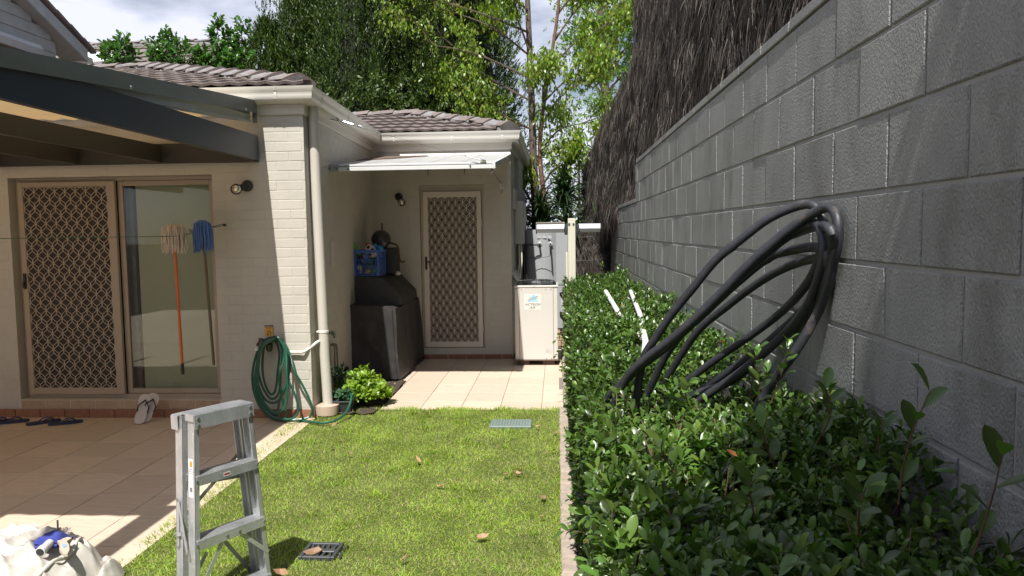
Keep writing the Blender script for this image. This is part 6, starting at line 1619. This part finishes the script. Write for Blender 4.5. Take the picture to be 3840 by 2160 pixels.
for z,dx,dy,dz in [(2.2,-.6,-.3,.5),(2.5,.5,-.2,.4),(2.9,-1.0,-.2,.5),(3.1,.9,.0,.5),(3.5,-1.3,0,.6),(3.6,.8,-.3,.7),(4.0,-1.5,.2,.7),(4.0,1.1,.1,.6),(4.4,-1.7,-.1,.6),(4.5,1.2,-.2,.8),(4.8,-1.6,.1,.9),(5.0,.9,.1,1.0),(5.2,-2.0,0,.7),(5.5,1.0,0,.8),(5.6,-1.4,.2,.9),(4.9,-.4,-.4,.8),(3.8,.1,-.5,.5)]:
    pass
    x=(-.45-.03*max(0,z-4)) if dx<0 else float(np.interp(z,[0,1.8,3.1,4.2,5.6],[-.22,-.20,-.30,-.18,.05]))
    limb((x,13.55,z),(x+dx,13.55+dy,z+dz),.022)
BR.build('branch',TWIG,gt,kind='stuff')
tips=np.array([tuple(b) for a,b in brs]+[tuple(a.lerp(b,.6)) for a,b in brs])
n=3000
ci=RNG.integers(0,len(tips),n); cc=tips[ci]+RNG.normal(0,.10,(n,3))
dens=RNG.uniform(0,1,n)<.95
nl=7
pos=np.repeat(cc[dens],nl,0)+RNG.normal(0,.045,(dens.sum()*nl,3))
dd=np.array([[0,0,-1.]])+RNG.normal(0,.42,pos.shape); nn=RNG.normal(0,1,pos.shape)+np.array([[0,-1.2,.6]])
leaves('crown',pos,dd,nn,RNG.uniform(.06,.105,len(pos)),T_KITE,GLEAF,gt)

# brighter tree behind at right and lime hedge at the end
rt=thing('bright_tree','bright fresh green tree filling the upper gap beside the brush fence','tree',(1.1,18,0))
MB().tube([(1.3,18,0),(1.2,18,4),(1.0,18,8)],[.16,.12,.05],8).build('trunk',BARK,rt)
mb=MB(); ctr=[]
for k in range(46):
    c=(random.uniform(.25,2.6),random.uniform(17.2,18.8),random.uniform(4.6,8.4)); 
    if c[0]<.7 and c[2]<5.6: continue
    ctr.append(c); mb.tube([(1.15,18,c[2]-1.3),c],[.03,.008],4,cap=False)
mb.build('branch',TWIG,rt,kind='stuff')
ctr=np.array(ctr); n=4200; c=ctr[RNG.integers(0,len(ctr),n)]+RNG.normal(0,.26,(n,3))*np.array([[1,1,.7]])
pos,dd,nn,sz=shoots(6,c,np.array([[0,-.2,-.2]])+RNG.normal(0,.8,(n,3)),.10,.085,.9); leaves('crown',pos,dd,nn,sz,T_KITE,RLEAF,rt)
lb=thing('lime_bush','sunlit lime green bush at the far end between trunk and brush fence','bush',(.8,17,0))
n=1500; c=np.stack([RNG.uniform(-.6,1.5,n),RNG.uniform(16.6,17.6,n),RNG.uniform(.8,4.6,n)],1); c=c[(RNG.uniform(0,1,n)<1.15-(c[:,2]-.8)/4.6)]
pos,dd,nn,sz=shoots(6,c,np.array([[0,-.4,.3]])+RNG.normal(0,.7,(len(c),3)),.10,.08,.9); leaves('foliage',pos,dd,nn,sz,T_KITE,RLEAF,lb)
MB().tube([(.5,17.1,0),(.5,17.1,4)],[.06,.02],6).build('trunk',BARK,lb)
# strappy cordylines below the tree
for k,(cx,cy,cz,lb_) in enumerate([(-.15,12.9,1.35,'dark strappy cordyline head low behind the hot water unit'),(.22,13.1,1.7,'dark strappy cordyline head right of the twin trunks'),(.12,13.4,2.5,'tall dark strappy cordyline head halfway up beside the trunk'),(.45,13.3,1.2,'dark strappy cordyline head beside the far brush screen'),(-.30,13.2,2.0,'dark strappy cordyline head left of the twin trunks')]):
    t=thing('cordyline',lb_,'cordyline',(cx,cy,0),'cordylines under the drooping tree')
    MB().tube([(cx,cy,0),(cx+.03,cy,cz*.6),(cx,cy,cz)],[.05,.04,.03],7).build('trunk',BARK,t)
    n=230; a=RNG.uniform(0,6.28,n); e=RNG.uniform(-.6,1.3,n)
    d=np.stack([np.cos(a)*np.cos(e),np.sin(a)*np.cos(e),np.sin(e)],1)
    p=np.stack([np.full(n,cx),np.full(n,cy),cz+RNG.uniform(-.45,.12,n)],1)
    leaves('strap_leaves',p,d,np.array([[0,0,1.]])+RNG.normal(0,.3,(n,3)),RNG.uniform(.35,.62,n),(T_BLADE[0]*np.array([.075,1,1.6]),T_BLADE[1]),STRAP,t)
ds_=thing('dark_undergrowth','dense dark undergrowth at the foot of the trees behind the passage','bush',(.0,14.4,0))
n=2600; c=np.stack([RNG.uniform(-1.6,1.3,n),RNG.uniform(13.9,15.0,n),RNG.uniform(.3,3.3,n)],1)
c=c[(c[:,2]<2.4)|(RNG.uniform(0,1,n)<.35)]
pos,dd,nn,sz=shoots(6,c,np.array([[0,-.4,.2]])+RNG.normal(0,.7,(len(c),3)),.12,.10,.9); leaves('foliage',pos,dd,nn,sz,T_SLIM,STRAP,ds_,width=1.6)
# green spears by the brush fence corner
sp=thing('iris_clump','small clump of upright green spears at the foot of the sloping brush fence','plant',(.66,13.0,1.9))
n=9; leaves('spears',np.stack([RNG.uniform(.62,.72,n),np.full(n,12.75),np.full(n,1.86)],1),np.array([[0,0,1.]])+RNG.normal(0,.14,(n,3)),np.array([[0,-1,0.]])+RNG.normal(0,.2,(n,3)),RNG.uniform(.22,.42,n),(T_BLADE[0]*np.array([.06,1,1]),T_BLADE[1]),SLEAF,sp)

# unseen leafy crown added behind the viewer to shade the near hedge
ot=thing('added_shade_tree','unseen leafy crown added above the viewer to shade the near hedge','tree',(1.9,-1.2,0))
MB().tube([(1.9,-1.2,0),(1.8,-1.1,2.4),(1.3,-.6,3.9)],[.16,.12,.06],8).build('trunk',BARK,ot)
n=8000; c=np.stack([RNG.uniform(-.15,2.3,n),RNG.uniform(-2.0,.7,n),RNG.uniform(3.3,4.5,n)],1)
lim=.45-(c[:,2]-3.3)*.0
keep=((c[:,0]-1.15)/1.18)**2+((c[:,1]+.60)/1.22)**2<1+RNG.normal(0,.10,n); c=c[keep]
pos,dd,nn,sz=shoots(7,c,np.array([[0,0,-.2]])+RNG.normal(0,.8,(len(c),3)),.10,.10,.9); leaves('crown',pos,dd,nn,sz,T_KITE,GLEAF,ot)
